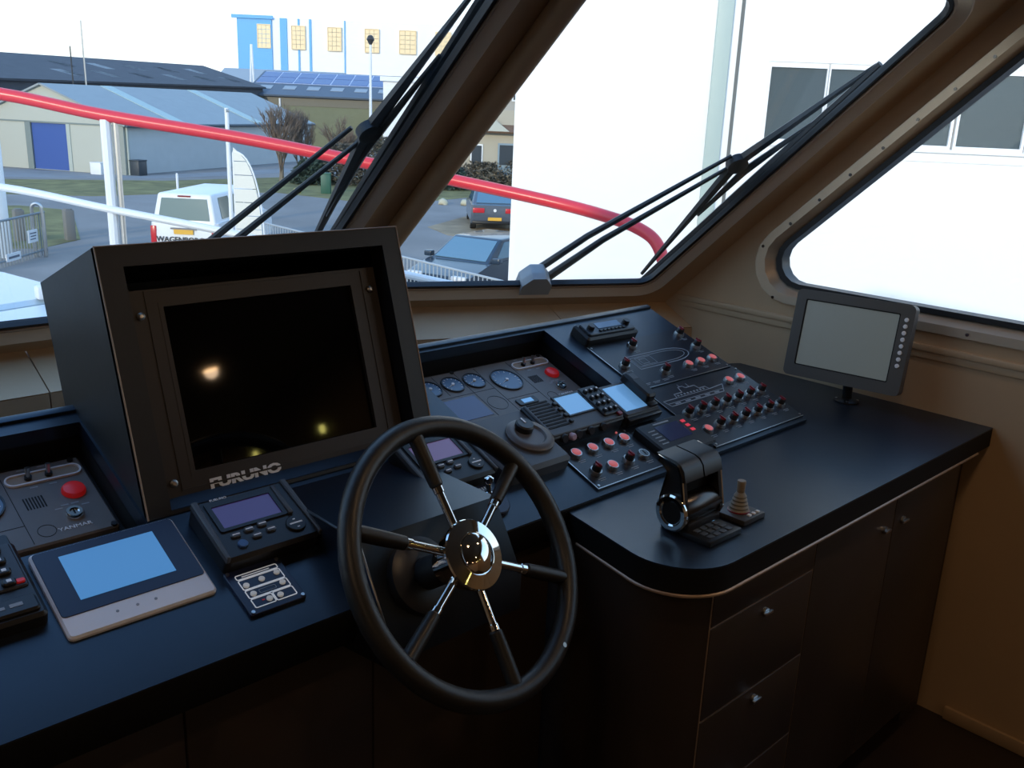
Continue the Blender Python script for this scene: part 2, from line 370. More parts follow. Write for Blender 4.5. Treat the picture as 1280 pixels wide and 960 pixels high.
for x, y in arc: vs += [(x, y, -1.5), (x, y, -.796)]
fs = [(2*i, 2*i+2, 2*i+3, 2*i+1) for i in range(len(arc)-1)]; g.faces(vs, fs)
obj('rounded_corner_panel', g, cabinet_m, cab)
obj('edge_strip', G().tube([(x, y, -.7935) for x, y in [(2.40, .778)]+[p for p in ctop if p[1] < 1.0 and p[0] < 1.4][::-1]+[(1.222, 1.07)]], .0032, 6), edge_m, cab)
def front(nm, x0, x1, z0, z1, knob=None, kl=None):
    o = obj(nm, G().box(x0, x1, .797, .815, z0, z1, .0015), cabinet_m, cab)
    if knob: obj(kl, G().cyl(0, 0, 0, .006, .009, 14).box(-.014, .014, -.003, .003, .006, .012, .001), steel, o, fr((knob[0], .797, knob[1]), (1, 0, 0), (0, 0, 1)))
front('drawer_front', 1.2865, 1.640, -.873, -.797)
front('drawer_front', 1.2865, 1.640, -1.068, -.877, (1.466, -.905), 'latch')
front('drawer_front', 1.2865, 1.640, -1.262, -1.072, (1.466, -1.098), 'latch')
front('drawer_front', 1.2865, 1.640, -1.497, -1.266, (1.466, -1.292), 'latch')
front('door', 1.644, 1.998, -1.497, -.797, (1.955, -.880), 'latch'); front('door', 2.002, 2.355, -1.497, -.797, (2.045, -.880), 'latch')
obj('plinth', G().box(1.30, 2.36, .85, .87, -1.60, -1.50), matte, cab)
obj('filler_strip', G().box(2.362, 2.478, .835, .850, -1.60, -.792), cabinet_m, cab)

# ------------------------------------------------------------------ monitor hood with the big screen
HB = Vector((.805, 1.342, -.643)); t72 = R(72)
HF = fr(HB, (1, 0, 0), (0, math.cos(t72), math.sin(t72)))   # x across, y up the face, z out of the face
hood = thing('monitor_hood', 'tall black box hood around the big dark screen left of the steering wheel', 'hood', HF)
W2, HH = .286, .432
cy_, cz_ = math.cos(t72), math.sin(t72)
def inF(y, z): d = (y-HB.y, z-HB.z); return (d[0]*cy_+d[1]*cz_, -d[0]*cz_+d[1]*cy_)   # world (Y,Z) to (face up, face out)
bt, bb = inF(1.738, -.328), inF(1.66, -.575)
prof = [(0, 0), (HH, 0), bt, bb]
FY = fr((0, 0, 0), (0, 1, 0), (0, 0, 1))                     # local x=up face, y=out, normal = across
for sx_ in (-1, 1): obj('side_panel', G().prism(prof, sx_*W2-(.0 if sx_ < 0 else .018), sx_*W2+(.018 if sx_ < 0 else 0), m=FY), charcoal, hood)
g = G().faces([(-W2, HH, 0), (W2, HH, 0), (W2, *bt), (-W2, *bt), (-W2, HH-.018, 0), (W2, HH-.018, 0), (W2, bt[0]-.018, bt[1]), (-W2, bt[0]-.018, bt[1])], [(0, 1, 2, 3), (7, 6, 5, 4), (0, 4, 5, 1), (2, 6, 7, 3)])
obj('top_panel', g, charcoal, hood)
obj('back_panel', G().quad3((-W2, *bt), (W2, *bt), (W2, *bb), (-W2, *bb), .01), charcoal, hood)
fo, fi = rect(-W2, W2, 0, HH), rect(-.247, .247, .006, .398)
obj('face_frame', G().plate(fo, [fi], -.012, .001), charcoal, hood)
g = G()
for a, b in (((-.247, .006), (-.247, .398)), ((-.247, .398), (.247, .398)), ((.247, .398), (.247, .006)), ((.247, .006), (-.247, .006))):
    g.quad3((*a, 0), (*b, 0), (b[0]*.985, b[1], -.036), (a[0]*.985, a[1], -.036), .004)
obj('reveal', g, matte, hood)
g = G().tube([(-W2, 0, .001), (-W2, HH, .001), (W2, HH, .001), (W2, 0, .001)], .0016, 6)
obj('edge_bead', g, edge_m, hood)
MB_ = HF @ T(-.002, 0, -.034)
mon = thing('navigation_monitor', 'large switched-off black navigation screen inside the hood, lamp mirrored in it', 'monitor', MB_)
mo, ms = rect(-.240, .240, .001, .362), rect(-.186, .186, .053, .336)
obj('bezel', G().plate(mo, [ms], -.02, .004).ring(offset(ms, .024), offset(ms, .021), .004, .0055), bezelbrown, mon)
obj('inner_bezel', G().ring(offset(ms, .004), offset(ms, -.004), -.008, .0046), bezelbrown, mon)
obj('screen', G().box(-.186, .186, .053, .336, -.010, -.004), deadscr, mon)
text('FURUNO', .0225, white_pr, mon, T(-.096, .0285, .0046), sx=1.45, bold=.0011)
sm = G().lathe([(.0065, 0), (.0065, .004), (.003, .0065)], 12).mesh('screw', steel)
for x in (-.222, .222):
    for y in (.045, .32): link('screw', sm, mon, T(x, y, .004))

# ------------------------------------------------------------------ devices let into the sloped deck
def dev(name, label, cat, u, v, w_=0., rot=0., tilt=0., group=None): return thing(name, label, cat, SL @ T(u, v, w_) @ RZ(rot) @ RX(tilt), group)
def rbox(x, y, h, r=.006, bev=.002, z0=0.): return G().prism(rounded(rect(-x/2, x/2, -y/2, y/2), r, 4), z0, h, bev)

def engine_panel(u, v, label):
    t = dev('engine_gauge_panel', label, 'instrument panel', u, v, -.072, group='engine gauge panels')
    obj('plate', rbox(.440, .190, .012, .006, .003), panelgrey, t)
    for x0, x1, y0, y1 in ((-.209, -.208, -.088, .088), (-.143, -.142, .012, .088), (-.078, -.077, -.088, .088), (-.014, -.013, -.088, .088), (.091, .092, -.088, .088), (-.208, -.014, .004, .005), (-.013, .091, -.044, -.043)):
        obj('groove', G().box(x0, x1, y0, y1, .0118, .0124), matte, t)
    for x, y, r in ((-.176, .046, .029), (-.110, .046, .029), (-.046, .044, .029), (.040, .022, .042)):
        gb = obj('gauge', G().ring(circ(0, 0, r, 32), circ(0, 0, r-.003, 32), 0, .004), black, t, T(x, y, .012))
        obj('dial', G().cyl(0, 0, .0005, .002, r-.003, 32), gaugeface, gb)
        g = G()
        for k in range(11):
            a = R(225-27*k); g.box(r*.70, r*.84, -.0006, .0006, .002, .0026, 0, RZ(math.degrees(a)))
        obj('scale', g, white_pr, gb)
        obj('needle', G().prism([(-.003, -.001), (-.003, .001), (r*.7, 0)], .003, .004, m=RZ(205)).cyl(0, 0, .002, .005, .004, 12), white_pr, gb)
    obj('blank_gauge', G().ring(circ(-.046, -.046, .026, 32), circ(-.046, -.046, .0245, 32), .0118, .0126), black, t)
    obj('display', G().box(-.200, -.086, -.080, -.004, .0115, .0128), mat('slate_lcd', (.07, .085, .19), .2), t)
    lc = obj('hour_meter', rbox(.062, .024, .004, .005, .001), black, t, T(.030, -.066, .012))
    obj('lcd_window', G().box(-.016, .016, -.007, .007, .0035, .0046), lcd, lc)
    po = rounded(rect(-.062, .058, -.014, .014), .0138, 6)
    sw = obj('switch_recess', G().ring(po, offset(po, -.003), 0, .004), silver, t, T(.156, .062, .012))
    obj('recess_floor', G().prism(offset(po, -.002), 0, .001), mat('tan_recess', (.34, .27, .20), .4), sw)
    for x in (-.026, .006):
        tg = obj('toggle_switch', G().cyl(0, 0, 0, .006, .006, 12), black, t, T(.156+x, .062, .013))
        obj('lever', G().tube([(0, 0, .004), (0, .006, .020)], [.003, .0045], 10), steel, tg)
    g = G()
    for k in range(7): g.box(-.0155+k*.0046, -.0135+k*.0046, -.014, .014, 0, .0008)
    obj('speaker_slot', g, matte, t, T(.122, .003, .012))
    rb = obj('stop_button', G().lathe([(.019, 0), (.019, .004), (.0165, .008), (.010, .010), (.001, .0105)], 28), redbtn, t, T(.184, .010, .012), 'round red stop button')
    ks = obj('ignition_switch', G().lathe([(.0145, 0), (.0145, .004), (.012, .008), (.0075, .008), (.007, .005), (.001, .005)], 24), chrome, t, T(.166, -.044, .012))
    obj('key_slot', G().box(-.0012, .0012, -.006, .006, .005, .0062), matte, ks)
    obj('round_mark', G().ring(circ(.117, -.066, .014, 24), circ(.117, -.066, .013, 24), .0118, .0124), matte, t)
    text('YANMAR', .0105, white_pr, t, T(.158, -.072, .0122), sx=1.2)
    g = G()
    for x, y in ((.126, .088), (.158, .088), (.132, .040), (.162, .040), (.149, -.024), (.160, -.018), (.176, -.018), (.190, -.026)): g.box(x-.006, x+.006, y-.0012, y+.0012, .0118, .0124)
    obj('legend', g, grey_pr, t)
    for x, y in ((-.212, .089), (-.08, .089), (.205, .087), (.212, -.089)): obj('fixing_screw', G().cyl(0, 0, 0, .004, .005, 12), black, t, T(x, y, .011))
    return t
engine_panel(1.443, .420, 'engine gauge panel with four round dials in the recess right of the big screen')
engine_panel(.287, .400, 'engine gauge panel in the left recess, above the white touch panel')

def small_display(u, v, label, scr, tilt):
    t = dev('autopilot_display', label, 'display', u, v, .0, 0, tilt, 'small autopilot displays')
    obj('housing', rbox(.166, .132, .034, .010, .006), black, t)
    for sx_ in (-1, 1):
        g = G(); g.prism(rounded([(sx_*.083, -.064), (sx_*.076, -.064), (sx_*.072, .064), (sx_*.083, .064)], .002, 2), .028, .039, .002)
        obj('side_grip', g, greyplastic, t)
    obj('screen_surround', G().plate(rounded(rect(-.066, .050, -.010, .056), .004, 3), [rect(-.058, .042, -.004, .044)], .034, .037), black, t)
    obj('screen', G().box(-.058, .042, -.004, .044, .033, .0352), scr, t)
    obj('ridge', G().box(.050, .058, -.012, .056, .034, .040, .002), greyplastic, t)
    bm_ = rbox(.016, .010, .004, .004, .001).mesh('key', greyplastic)
    for x, y in ((-.048, -.022), (-.024, -.018), (0, -.015), (-.018, -.034), (.008, -.030)):
        k = link('key', bm_, t, T(x, y, .034)); obj('legend', G().box(-.006, .006, -.001, .001, .004, .0045), white_pr, k)
    obj('power_key', G().cyl(0, 0, 0, .004, .008, 20, bev=.001), mat('blue_key', (.05, .12, .28), .4), t, T(-.046, -.042, .034))
    d = obj('cursor_pad', G().cyl(0, 0, 0, .004, .016, 24, bev=.001), black, t, T(.050, -.034, .034))
    obj('legend', G().box(-.011, .011, -.0014, .0014, .004, .0046).box(-.002, .002, .007, .009, .004, .0046).box(-.002, .002, -.010, -.008, .004, .0046), white_pr, d)
    text('FURUNO', .007, white_pr, t, T(-.038, .060, .0343))
small_display(.655, .150, 'small black autopilot display with dark violet screen left of the wheel', purple, 3)
small_display(1.052, .166, 'small black autopilot display with mauve screen behind the wheel rim', purple2, 3)

# course controller with its big dial
t = dev('course_controller', 'grey course controller with a big round dial right of the wheel rim', 'control unit', 1.236, .162)
obj('housing', rbox(.172, .172, .030, .012, .008), greyplastic, t)
obj('dial_ring', G().lathe([(.052, 0), (.052, .006), (.046, .010), (.034, .010), (.030, .006), (.001, .006)], 36), mat('taupe_plastic', (.10, .085, .075), .4), t, T(.034, -.004, .030))
kn = obj('dial_knob', G().lathe([(.020, 0), (.020, .012), (.017, .015), (.001, .015)], 24), black, t, T(.034, .018, .036)); obj('pointer', G().box(-.002, .002, 0, .016, .015, .0165), white_pr, kn)
bm_ = G().cyl(0, 0, 0, .005, .0065, 16, bev=.001).mesh('key', black)
for k in range(5):
    kk = link('key', bm_, t, T(-.058+k*.0022, .046-k*.026, .030)); obj('legend', G().ring(circ(0, 0, .0035, 12), circ(0, 0, .0025, 12), .005, .0055), grey_pr, kk)
obj('indicator', G().box(-.075, -.052, .066, .074, .030, .0308), lcd, t)
# jog lever plate
t = dev('jog_control', 'small oval jog lever plate with bright metal lever below the course controller', 'control', 1.088, .056)
obj('plate', G().prism([(.034*math.cos(a*PI/16), .041*math.sin(a*PI/16)) for a in range(32)], 0, .008, .002), navy, t)
obj('lever', G().lathe([(.012, 0), (.012, .006), (.006, .010), (.005, .024), (.009, .030), (.009, .036), (.003, .040)], 16), chrome, t, T(0, .008, .008) @ RX(-20))
g = G()
for k in range(8): g.box(-.024+k*.006, -.0205+k*.006, .024, .032, .008, .0088)
obj('legend', g, white_pr, t)

# radios
t = dev('radio_telephone', 'radio telephone with slotted speaker, pale blue screen and keypad in the middle of the console', 'radio', 1.430, .190, 0, 0, 4)
obj('housing', rbox(.232, .108, .036, .006, .004), black, t)
obj('faceplate', rbox(.226, .102, .040, .005, .002, .034), greyplastic, t)
g = G()
for k in range(9): g.box(-.106, -.046, -.032+k*.0095, -.0272+k*.0095, .040, .0412)
obj('speaker_slot', g, matte, t)
km = rbox(.010, .009, .006, .002, .001).mesh('key', black)
for k in range(4): link('key', km, t, T(-.037, -.026+k*.019, .040))
obj('screen_surround', G().ring(rect(-.030, .056, -.014, .052), rect(-.026, .052, -.010, .048), .0395, .043), black, t)
obj('screen', G().box(-.026, .052, -.010, .048, .0395, .0415), lcd, t)
obj('keypad_base', rbox(.054, .094, .006, .004, .002), black, t, T(.084, .008, .040))
for r_ in range(4):
    for c_ in range(3):
        k = link('key', km, t, T(.067+c_*.017, -.027+r_*.022, .046)); obj('legend', G().box(-.002, .002, -.002, .002, .006, .0065), white_pr, k)
rk = obj('distress_key', rbox(.012, .010, .005, .002, .001), darkred, t, T(.101, -.044, .042))
kmesh = G().lathe([(.010, 0), (.0095, .010), (.008, .012), (.001, .012)], 20).mesh('knob', black)
for x in (-.080, -.036, .002, .042):
    link('knob', kmesh, t, T(x, -.050, .026) @ RX(62))
obj('microphone_plug', G().lathe([(.008, 0), (.008, .014), (.006, .017), (.001, .017)], 16), mat('mauve_plastic', (.50, .40, .52), .4), t, T(-.058, -.050, .026) @ RX(62))
t = dev('handset_radio', 'second radio with a pale blue screen and black handset at its right end', 'radio', 1.612, .190, 0, 0, 4)
obj('housing', rbox(.118, .108, .034, .005, .003), black, t)
obj('faceplate', rbox(.112, .102, .037, .004, .001, .033), greyplastic, t)
obj('screen', G().box(-.050, .024, -.040, .042, .036, .0385), lcd, t)
obj('cradle', G().box(.026, .054, -.048, .048, .036, .044, .003), black, t)
hs_ = obj('handset', rbox(.034, .092, .022, .010, .005), black, t, T(.036, .010, .042)); obj('grille', G().box(-.010, .010, .014, .034, .0218, .0228), greyplastic, hs_)
obj('lower_lip', G().box(-.056, .062, -.064, -.050, .010, .030, .004), black, t)

# push buttons: metal bezel, with a lit lens or with a turned cap
BM = {}
BM['bezel'] = G().lathe([(.0142, 0), (.0142, .004), (.0125, .0085), (.0108, .0085), (.0100, .0065), (.001, .0065)], 24).mesh('push_button', steel)
BM['lens'] = G().lathe([(.0102, .006), (.0100, .0095), (.007, .0105), (.001, .0108)], 20).mesh('lens', red_lens)
BM['cap'] = G().lathe([(.0098, .006), (.0098, .019), (.0085, .021), (.001, .021)], 20).mesh('cap', black)
BM['top'] = G().cyl(0, 0, .0195, .0225, .0078, 16, bev=.001).box(-.0022, .0022, -.0088, .0088, .021, .0250, .0006).mesh('cap_top', darkred)
BM['keycap'] = G().lathe([(.0100, .006), (.0100, .0088), (.001, .0088)], 20).mesh('key_cylinder', darkchrome)
BM['slot'] = G().box(-.0012, .0012, -.0065, .0065, .0086, .0094).mesh('key_slot', matte)
def button(par, x, y, kind, z):
    b = link('push_button', BM['bezel'], par, T(x, y, z))
    if kind == 'lamp': link('lens', BM['lens'], b)
    elif kind == 'key': link('key_cylinder', BM['keycap'], b); link('key_slot', BM['slot'], b)
    else: link('cap', BM['cap'], b, RZ(random.uniform(-8, 8))); link('cap_top', BM['top'], b, RZ(random.uniform(-8, 8)))
def legends(par, pts, z, rows=2):
    g = G()
    for x, y in pts:
        for k in range(rows): g.box(x-.011+.002*k, x+.011-.003*k, y-.021-.0048*k, y-.0195-.0048*k, z, z+.0005)
    o = obj('engraved_legend', g, grey_pr, par); return o
def bpanel(label, u0, u1, v0, v1):
    t = dev('button_panel', label, 'button panel', (u0+u1)/2, (v0+v1)/2, 0)
    hx, hy = (u1-u0)/2, (v1-v0)/2
    obj('plate', G().prism(rect(-hx, hx, -hy, hy), 0, .004), mat('engraved_black_plate', (.012, .015, .022), .32), t)
    obj('bright_edge', G().box(-hx, -hx+.0022, -hy, hy, .003, .0048).box(-hx, hx, -hy, -hy+.0022, .003, .0048), steel, t)
    sm_ = G().cyl(0, 0, 0, .0025, .003, 10).mesh('plate_screw', steel)
    for x in (-1, 1):
        for y in (-1, 1): link('plate_screw', sm_, t, T(x*(hx-.008), y*(hy-.008), .004))
    return t, (u0+u1)/2, (v0+v1)/2
t, cu, cv = bpanel('black plate with eight push buttons in front of the radio telephone', 1.326, 1.548, -.006, .128)
P_ = [(1.360, .098, 'lamp'), (1.411, .098, 'lamp'), (1.463, .098, 'lamp'), (1.514, .098, 'lamp'), (1.360, .037, 'cap'), (1.412, .037, 'lamp'), (1.464, .037, 'cap'), (1.516, .039, 'key')]
for x, y, k in P_: button(t, x-cu, y-cv, k, .004)
legends(t, [(x-cu, y-cv) for x, y, k in P_], .004)
obj('pilot_light', G().cyl(0, 0, .004, .007, .0025, 10), red_lens, t, T(.078, .061, 0))
t, cu, cv = bpanel('upper black button plate with an engraved ship plan, at the console back', 1.722, 2.100, .229, .424)
P_ = [(1.862, .391, 'cap'), (1.760, .324, 'cap'), (1.863, .271, 'cap'), (2.073, .398, 'cap'), (2.073, .335, 'cap'), (1.964, .273, 'lamp'), (2.017, .273, 'lamp'), (2.070, .274, 'lamp')]
for x, y, k in P_: button(t, x-cu, y-cv, k, .004)
legends(t, [(x-cu, y-cv) for x, y, k in P_], .004)
def outline(par, pts, z, r=.0011, closed=True):
    g = G(); n = len(pts)
    for i in range(n if closed else n-1):
        a, b = Vector(pts[i]), Vector(pts[(i+1) % n]); d = (b-a); L = d.length; an = math.degrees(math.atan2(d.y, d.x))
        g.box(0, L, -r, r, 0, .0006, 0, T(a.x, a.y, z) @ RZ(an))
    return obj('engraved_drawing', g, grey_pr, par)
hull = [(1.800, .300), (1.950, .300)]+[(1.950+.075*math.sin(a*PI/12), .3275-.0275*math.cos(a*PI/12)) for a in range(1, 12)]+[(1.950, .355), (1.800, .355)]
outline(t, [(x-cu, y-cv) for x, y in hull], .004)
outline(t, [(1.806-cu+(x-1.8)*.9, .3275-cv+(y-.3275)*.72) for x, y in hull], .004, .0007)
outline(t, [(p[0]-cu, p[1]-cv) for p in rect(1.82, 1.88, .312, .343)], .004, .0007); outline(t, [(p[0]-cu, p[1]-cv) for p in rect(1.83, 1.855, .318, .337)], .004, .0007)
g = G()
for x in (1.762, 1.80, 1.838): g.box(x-cu-.014, x-cu+.014, .245-cv, .2465-cv, .004, .0045).box(x-cu-.012, x-cu+.008, .2405-cv, .242-cv, .004, .0045)
obj('engraved_text_row', g, grey_pr, t)
t, cu, cv = bpanel('lower black button plate with an engraved ship profile and two long button rows', 1.728, 2.110, -.008, .222)
P_ = [(1.766+.052*k, .112, 'cap') for k in range(7)]+[(1.763, .047, 'lamp')]+[(1.814+.0532*k, .050, 'cap') for k in range(6)]+[(2.021, .178, 'lamp'), (2.073, .178, 'lamp')]
for x, y, k in P_: button(t, x-cu, y-cv, k, .004)
legends(t, [(x-cu, y-cv) for x, y, k in P_], .004)
prof_ = [(1.750, .150), (1.965, .150), (1.990, .176), (1.930, .172), (1.925, .184), (1.900, .184), (1.896, .198), (1.860, .198), (1.855, .206), (1.838, .206), (1.832, .186), (1.800, .186), (1.796, .172), (1.742, .172)]
outline(t, [(x-cu, y-cv) for x, y in prof_], .004)
outline(t, [(1.745-cu, .160-cv), (1.975-cu, .160-cv)], .004, .0007, False); outline(t, [(1.80-cu, .172-cv), (1.93-cu, .172-cv)], .004, .0007, False)
g = G()
for k in range(9): g.box(1.805+k*.013-cu, 1.811+k*.013-cu, .176-cv, .181-cv, .004, .0045)
for k in range(5): g.box(1.77+k*.04-cu, 1.79+k*.04-cu, .153-cv, .157-cv, .004, .0045)
g.box(1.845-cu, 1.8465-cu, .206-cv, .216-cv, .004, .0045).box(1.875-cu, 1.8765-cu, .198-cv, .212-cv, .004, .0045)
obj('engraved_details', g, grey_pr, t)

# propulsion display beside the throttle
t = dev('propulsion_display', 'flat black propulsion display with small dark screen behind the throttle', 'display', 1.640, .052)
obj('housing', rbox(.172, .112, .022, .008, .004), black, t)
obj('screen', G().box(-.040, .040, -.016, .036, .022, .0232), mat('dim_blue_screen', (.015, .02, .05), .15, emit=(.02, .03, .08), es=.3), t)
g = G()
for k in range(3): g.box(.052, .064, .026-k*.016, .034-k*.016, .022, .0235)
obj('indicator', g, mat('red_led', (.4, .03, .05), .3, emit=(.9, .06, .10), es=.5), t)
g = G().box(-.035, .020, .042, .046, .022, .0228)
for k in range(5): g.box(-.070, -.048, .026-k*.011, .029-k*.011, .022, .0228)
obj('legend', g, grey_pr, t)
# car stereo
t = dev('car_stereo', 'low black car stereo on the back of the console under the window', 'stereo', 1.825, .462, 0, -1.5, 5)
obj('housing', rbox(.196, .066, .028, .008, .005), black, t)
obj('faceplate', rbox(.176, .048, .034, .006, .002, .026), mat('blue_black_plastic', (.022, .027, .036), .3), t)
obj('screen', G().box(-.042, .046, -.006, .016, .033, .0355), mat('dim_lcd', (.16, .24, .34), .15), t)
km2 = G().lathe([(.010, 0), (.009, .010), (.001, .010)], 18).mesh('knob', black)
for x in (-.066, .068): link('knob', km2, t, T(x, 0, .034))
bm2 = rbox(.010, .006, .004, .001, .001).mesh('key', black)
for k in range(7): link('key', bm2, t, T(-.042+k*.0145, -.015, .034))

# white touch panel
t = dev('touch_panel', 'white framed touch panel with a lit blue screen at the lower left', 'touch screen', .443, .140, 0, 0, 2)
obj('housing', rbox(.210, .166, .010, .008, .003), silver, t)
obj('glass_front', rbox(.203, .126, .0112, .006, .0005, .009), navy, t, T(0, .0165, 0))
obj('screen', G().box(-.070, .066, -.025, .062, .011, .0122), bluescr, t)
g = G()
for x in (-.034, -.006, .020): g.cyl(x, -.062, .010, .0106, .0022, 10)
obj('key_mark', g, grey_pr, t)
# bow thruster keypad
t = dev('thruster_keypad', 'square navy keypad with white outlined fields between touch panel and wheel', 'keypad', .614, .038)
obj('plate', rbox(.092, .092, .006, .004, .001), navy, t)
g = G()
def fld(x0, x1, y0, y1): a = rounded(rect(x0, x1, y0, y1), .003, 3); g.ring(a, offset(a, -.0016), .006, .0067)
fld(-.034, .036, .024, .034); fld(-.034, .036, .002, .0235); fld(-.034, .036, -.0165, .0015); fld(-.034, .001, -.036, -.017); fld(.0015, .036, -.036, -.017)
g.box(-.024, .022, .028, .0295, .006, .0066)
obj('white_outline', g, backlit, t)
bm3 = G().cyl(0, 0, .006, .009, .0048, 16, bev=.0008).mesh('key', mat('pale_key', (.62, .60, .57), .4, emit=(.8, .78, .74), es=.16))
for x, y in ((-.026, .010), (.001, .013), (.028, .016), (-.024, -.009), (.026, -.006), (-.007, -.027), (.011, -.027)): link('key', bm3, t, T(x, y, 0))
obj('status_window', G().ring(rounded(rect(-.014, .014, -.012, -.004), .002, 2), rounded(rect(-.013, .013, -.011, -.005), .0015, 2), .006, .0066), grey_pr, t)
obj('red_mark', G().box(-.018, -.014, -.026, -.024, .006, .0066), redbtn, t)
for x in (-1, 1):
    for y in (-1, 1): obj('fixing_screw', G().cyl(0, 0, .006, .008, .003, 10), steel, t, T(x*.041, y*.041, 0))
# satellite phone keypad at the frame's left edge
t = dev('telephone_keypad', 'black telephone keypad with raised keys at the far left, beside the touch panel', 'telephone', .245, .175)
obj('housing', rbox(.165, .150, .024, .008, .005), black, t)
obj('key_field', rbox(.150, .088, .028, .005, .002, .022), mat('blue_grey_plastic', (.030, .034, .045), .45), t, T(0, .024, 0))
obj('lower_bar', rbox(.150, .030, .030, .006, .003, .022), black, t, T(0, -.052, 0))
bm4 = rbox(.018, .013, .006, .005, .002).mesh('key', black); lg = G().box(-.003, .003, -.0025, .0025, .006, .0066).mesh('legend', white_pr)
for r_ in range(4):
    for c_ in range(5):
        k = link('key', bm4, t, T(-.054+c_*.0265, -.010+r_*.0215, .028)); link('legend', lg, k)
rk = obj('red_key', rbox(.012, .008, .003, .003, .001), redbtn, t, T(.066, -.011, .028))
obj('bar_legend', G().box(.020, .034, -.055, -.050, .030, .0306).box(.040, .056, -.055, -.049, .030, .0306), grey_pr, t)

# ------------------------------------------------------------------ steering wheel
AX = Vector((math.sin(R(8))*math.cos(R(35)), -math.cos(R(8))*math.cos(R(35)), math.sin(R(35)))); WC = Vector((.837, .946, -.648))
E1 = Vector((.99, .139, 0)).normalized(); WF = fr(WC, E1, AX.cross(E1))
wh = thing('steering_wheel', 'six-spoked ship steering wheel with black rim and chrome hub', 'steering wheel', WF)
obj('rim', G().tube([(.2085*math.cos(2*PI*k/72), .2085*math.sin(2*PI*k/72), 0) for k in range(72)], .0168, 16, closed=True), leather, wh, label='black leather rim')
obj('hub', G().lathe([(.020, -.055), (.030, -.050), (.030, -.020), (.046, -.016), (.046, .002), (.0545, .010), (.0545, .014), (.0530, .0165), (.0335, .0215), (.0325, .0200), (.0310, .0200), (.0305, .0235), (.0230, .0285), (.0110, .0312), (.0005, .0318)], 48), chrome, wh, ang=30)
shaft_len = .13
obj('shaft', G().lathe([(.026, -.105), (.026, -.05)], 24).lathe([(.062, -.125), (.062, -.108), (.050, -.102), (.026, -.10)], 36), black, wh)
for k, a in enumerate((90, 30, -30, -95, -154, 150)):
    sp = obj('spoke', G().lathe([(.0075, .040), (.0068, .048), (.0068, .104), (.0085, .105), (.0085, .114), (.0075, .115)], 14), chrome, wh, RZ(a) @ RY(90))
    obj('grip', G().lathe([(.0078, .114), (.0105, .117), (.0115, .150), (.0120, .196)], 14), leather, sp)
obj('maker_badge', G().cyl(0, 0, 0, .001, .004, 10), darkchrome, wh, RZ(-63) @ T(.2085, 0, .0162))

# ------------------------------------------------------------------ throttle, joystick
TH = T(1.306, .918, -.740) @ Matrix.Diagonal((.85, .88, .88, 1))
t = thing('engine_throttle', 'twin lever chrome and black engine throttle standing on the counter', 'throttle', TH)
obj('base', G().box(.012, .130, -.036, .036, 0, .030, .004), black, t)
obj('hub_drum', G().lathe([(.010, .0), (.030, 0), (.0325, .003), (.0345, .008), (.0345, .134), (.0325, .139), (.010, .142)], 32, T(0, 0, .048) @ RY(90)), mat('smoked_chrome', (.09, .08, .075), .26, metal=1.), t)
ARM = rounded([(-.036, .040), (-.018, .130), (-.006, .154), (.050, .164), (.052, .154), (.020, .138), (.034, .075), (.036, .030), (.0, .012), (-.026, .018)], [.01, .02, .012, .004, .004, .012, .01, .014, .02, .014], 5)
GR = [(.054, .165), (.030, .163), (.004, .160), (-.010, .154), (-.019, .143), (-.025, .120), (-.018, .119), (-.011, .138), (-.003, .147), (.008, .151), (.054, .155)]
for x0, x1, g0, g1, e0, c0 in ((.002, .012, .002, .0665, -.003, .0), (.126, .136, .0715, .136, .136, 1.0)):
    lv = obj('lever', G().plate(ARM, [], x0, x1, m=YZ), black, t)
    obj('grip', G().plate(GR, [], g0, g1, m=YZ), black, lv)
    obj('chrome_edge', G().ring(ARM, [(p[0]*.84+.001, .085+(p[1]-.085)*.93) for p in ARM], e0, e0+.005, m=YZ), chrome, lv)
obj('lever_bracket', G().box(.014, .124, .000, .028, .06, .118, .004), matte, t)
cap_ = obj('end_cap', G().lathe([(.040, 0), (.040, .004), (.036, .007), (.028, .007), (.025, .003), (.001, .003)], 36), chrome, t, T(0, 0, .048) @ RY(-90))
obj('cap_centre', G().cyl(0, 0, .003, .0036, .024, 24), matte, cap_)
t = thing('throttle_keypad', 'flat black keypad plate in front of the throttle', 'keypad', T(1.362, .868, -.740))
obj('plate', G().box(-.050, .050, -.034, .034, 0, .012, .003), black, t)
km3 = rbox(.014, .010, .002, .002, .0005).mesh('key', greyplastic)
for r_ in range(3):
    for c_ in range(4): link('key', km3, t, T(-.030+c_*.019, -.020+r_*.015, .012))
obj('pilot_light', G().box(.030, .036, .018, .024, .012, .0128), lcd, t)
t = thing('thruster_joystick', 'beige ribbed joystick on a small square plate right of the throttle', 'joystick', T(1.475, .884, -.740))
obj('plate', G().box(-.036, .036, -.038, .038, 0, .012, .003), mat('dark_grey_plate', (.045, .042, .040), .45), t)
bel = [(.021, .012)]
for k in range(5): bel += [(.0205-.002*k, .014+.0072*k), (.0180-.002*k, .0176+.0072*k)]
obj('bellows', G().lathe(bel+[(.008, .050)], 24), beige, t)
obj('stick', G().lathe([(.0065, .046), (.0075, .050), (.0085, .071), (.0078, .0735), (.0005, .074)], 20), mat('brown_grip', (.27, .22, .165), .5), t)
obj('red_ring', G().lathe([(.0215, .012), (.0215, .014), (.020, .0145)], 24), darkred, t)
km4 = rbox(.008, .008, .003, .002, .001).mesh('key', silver)
for k in range(3): link('key', km4, t, T(-.006+k*.014, -.028, .012))

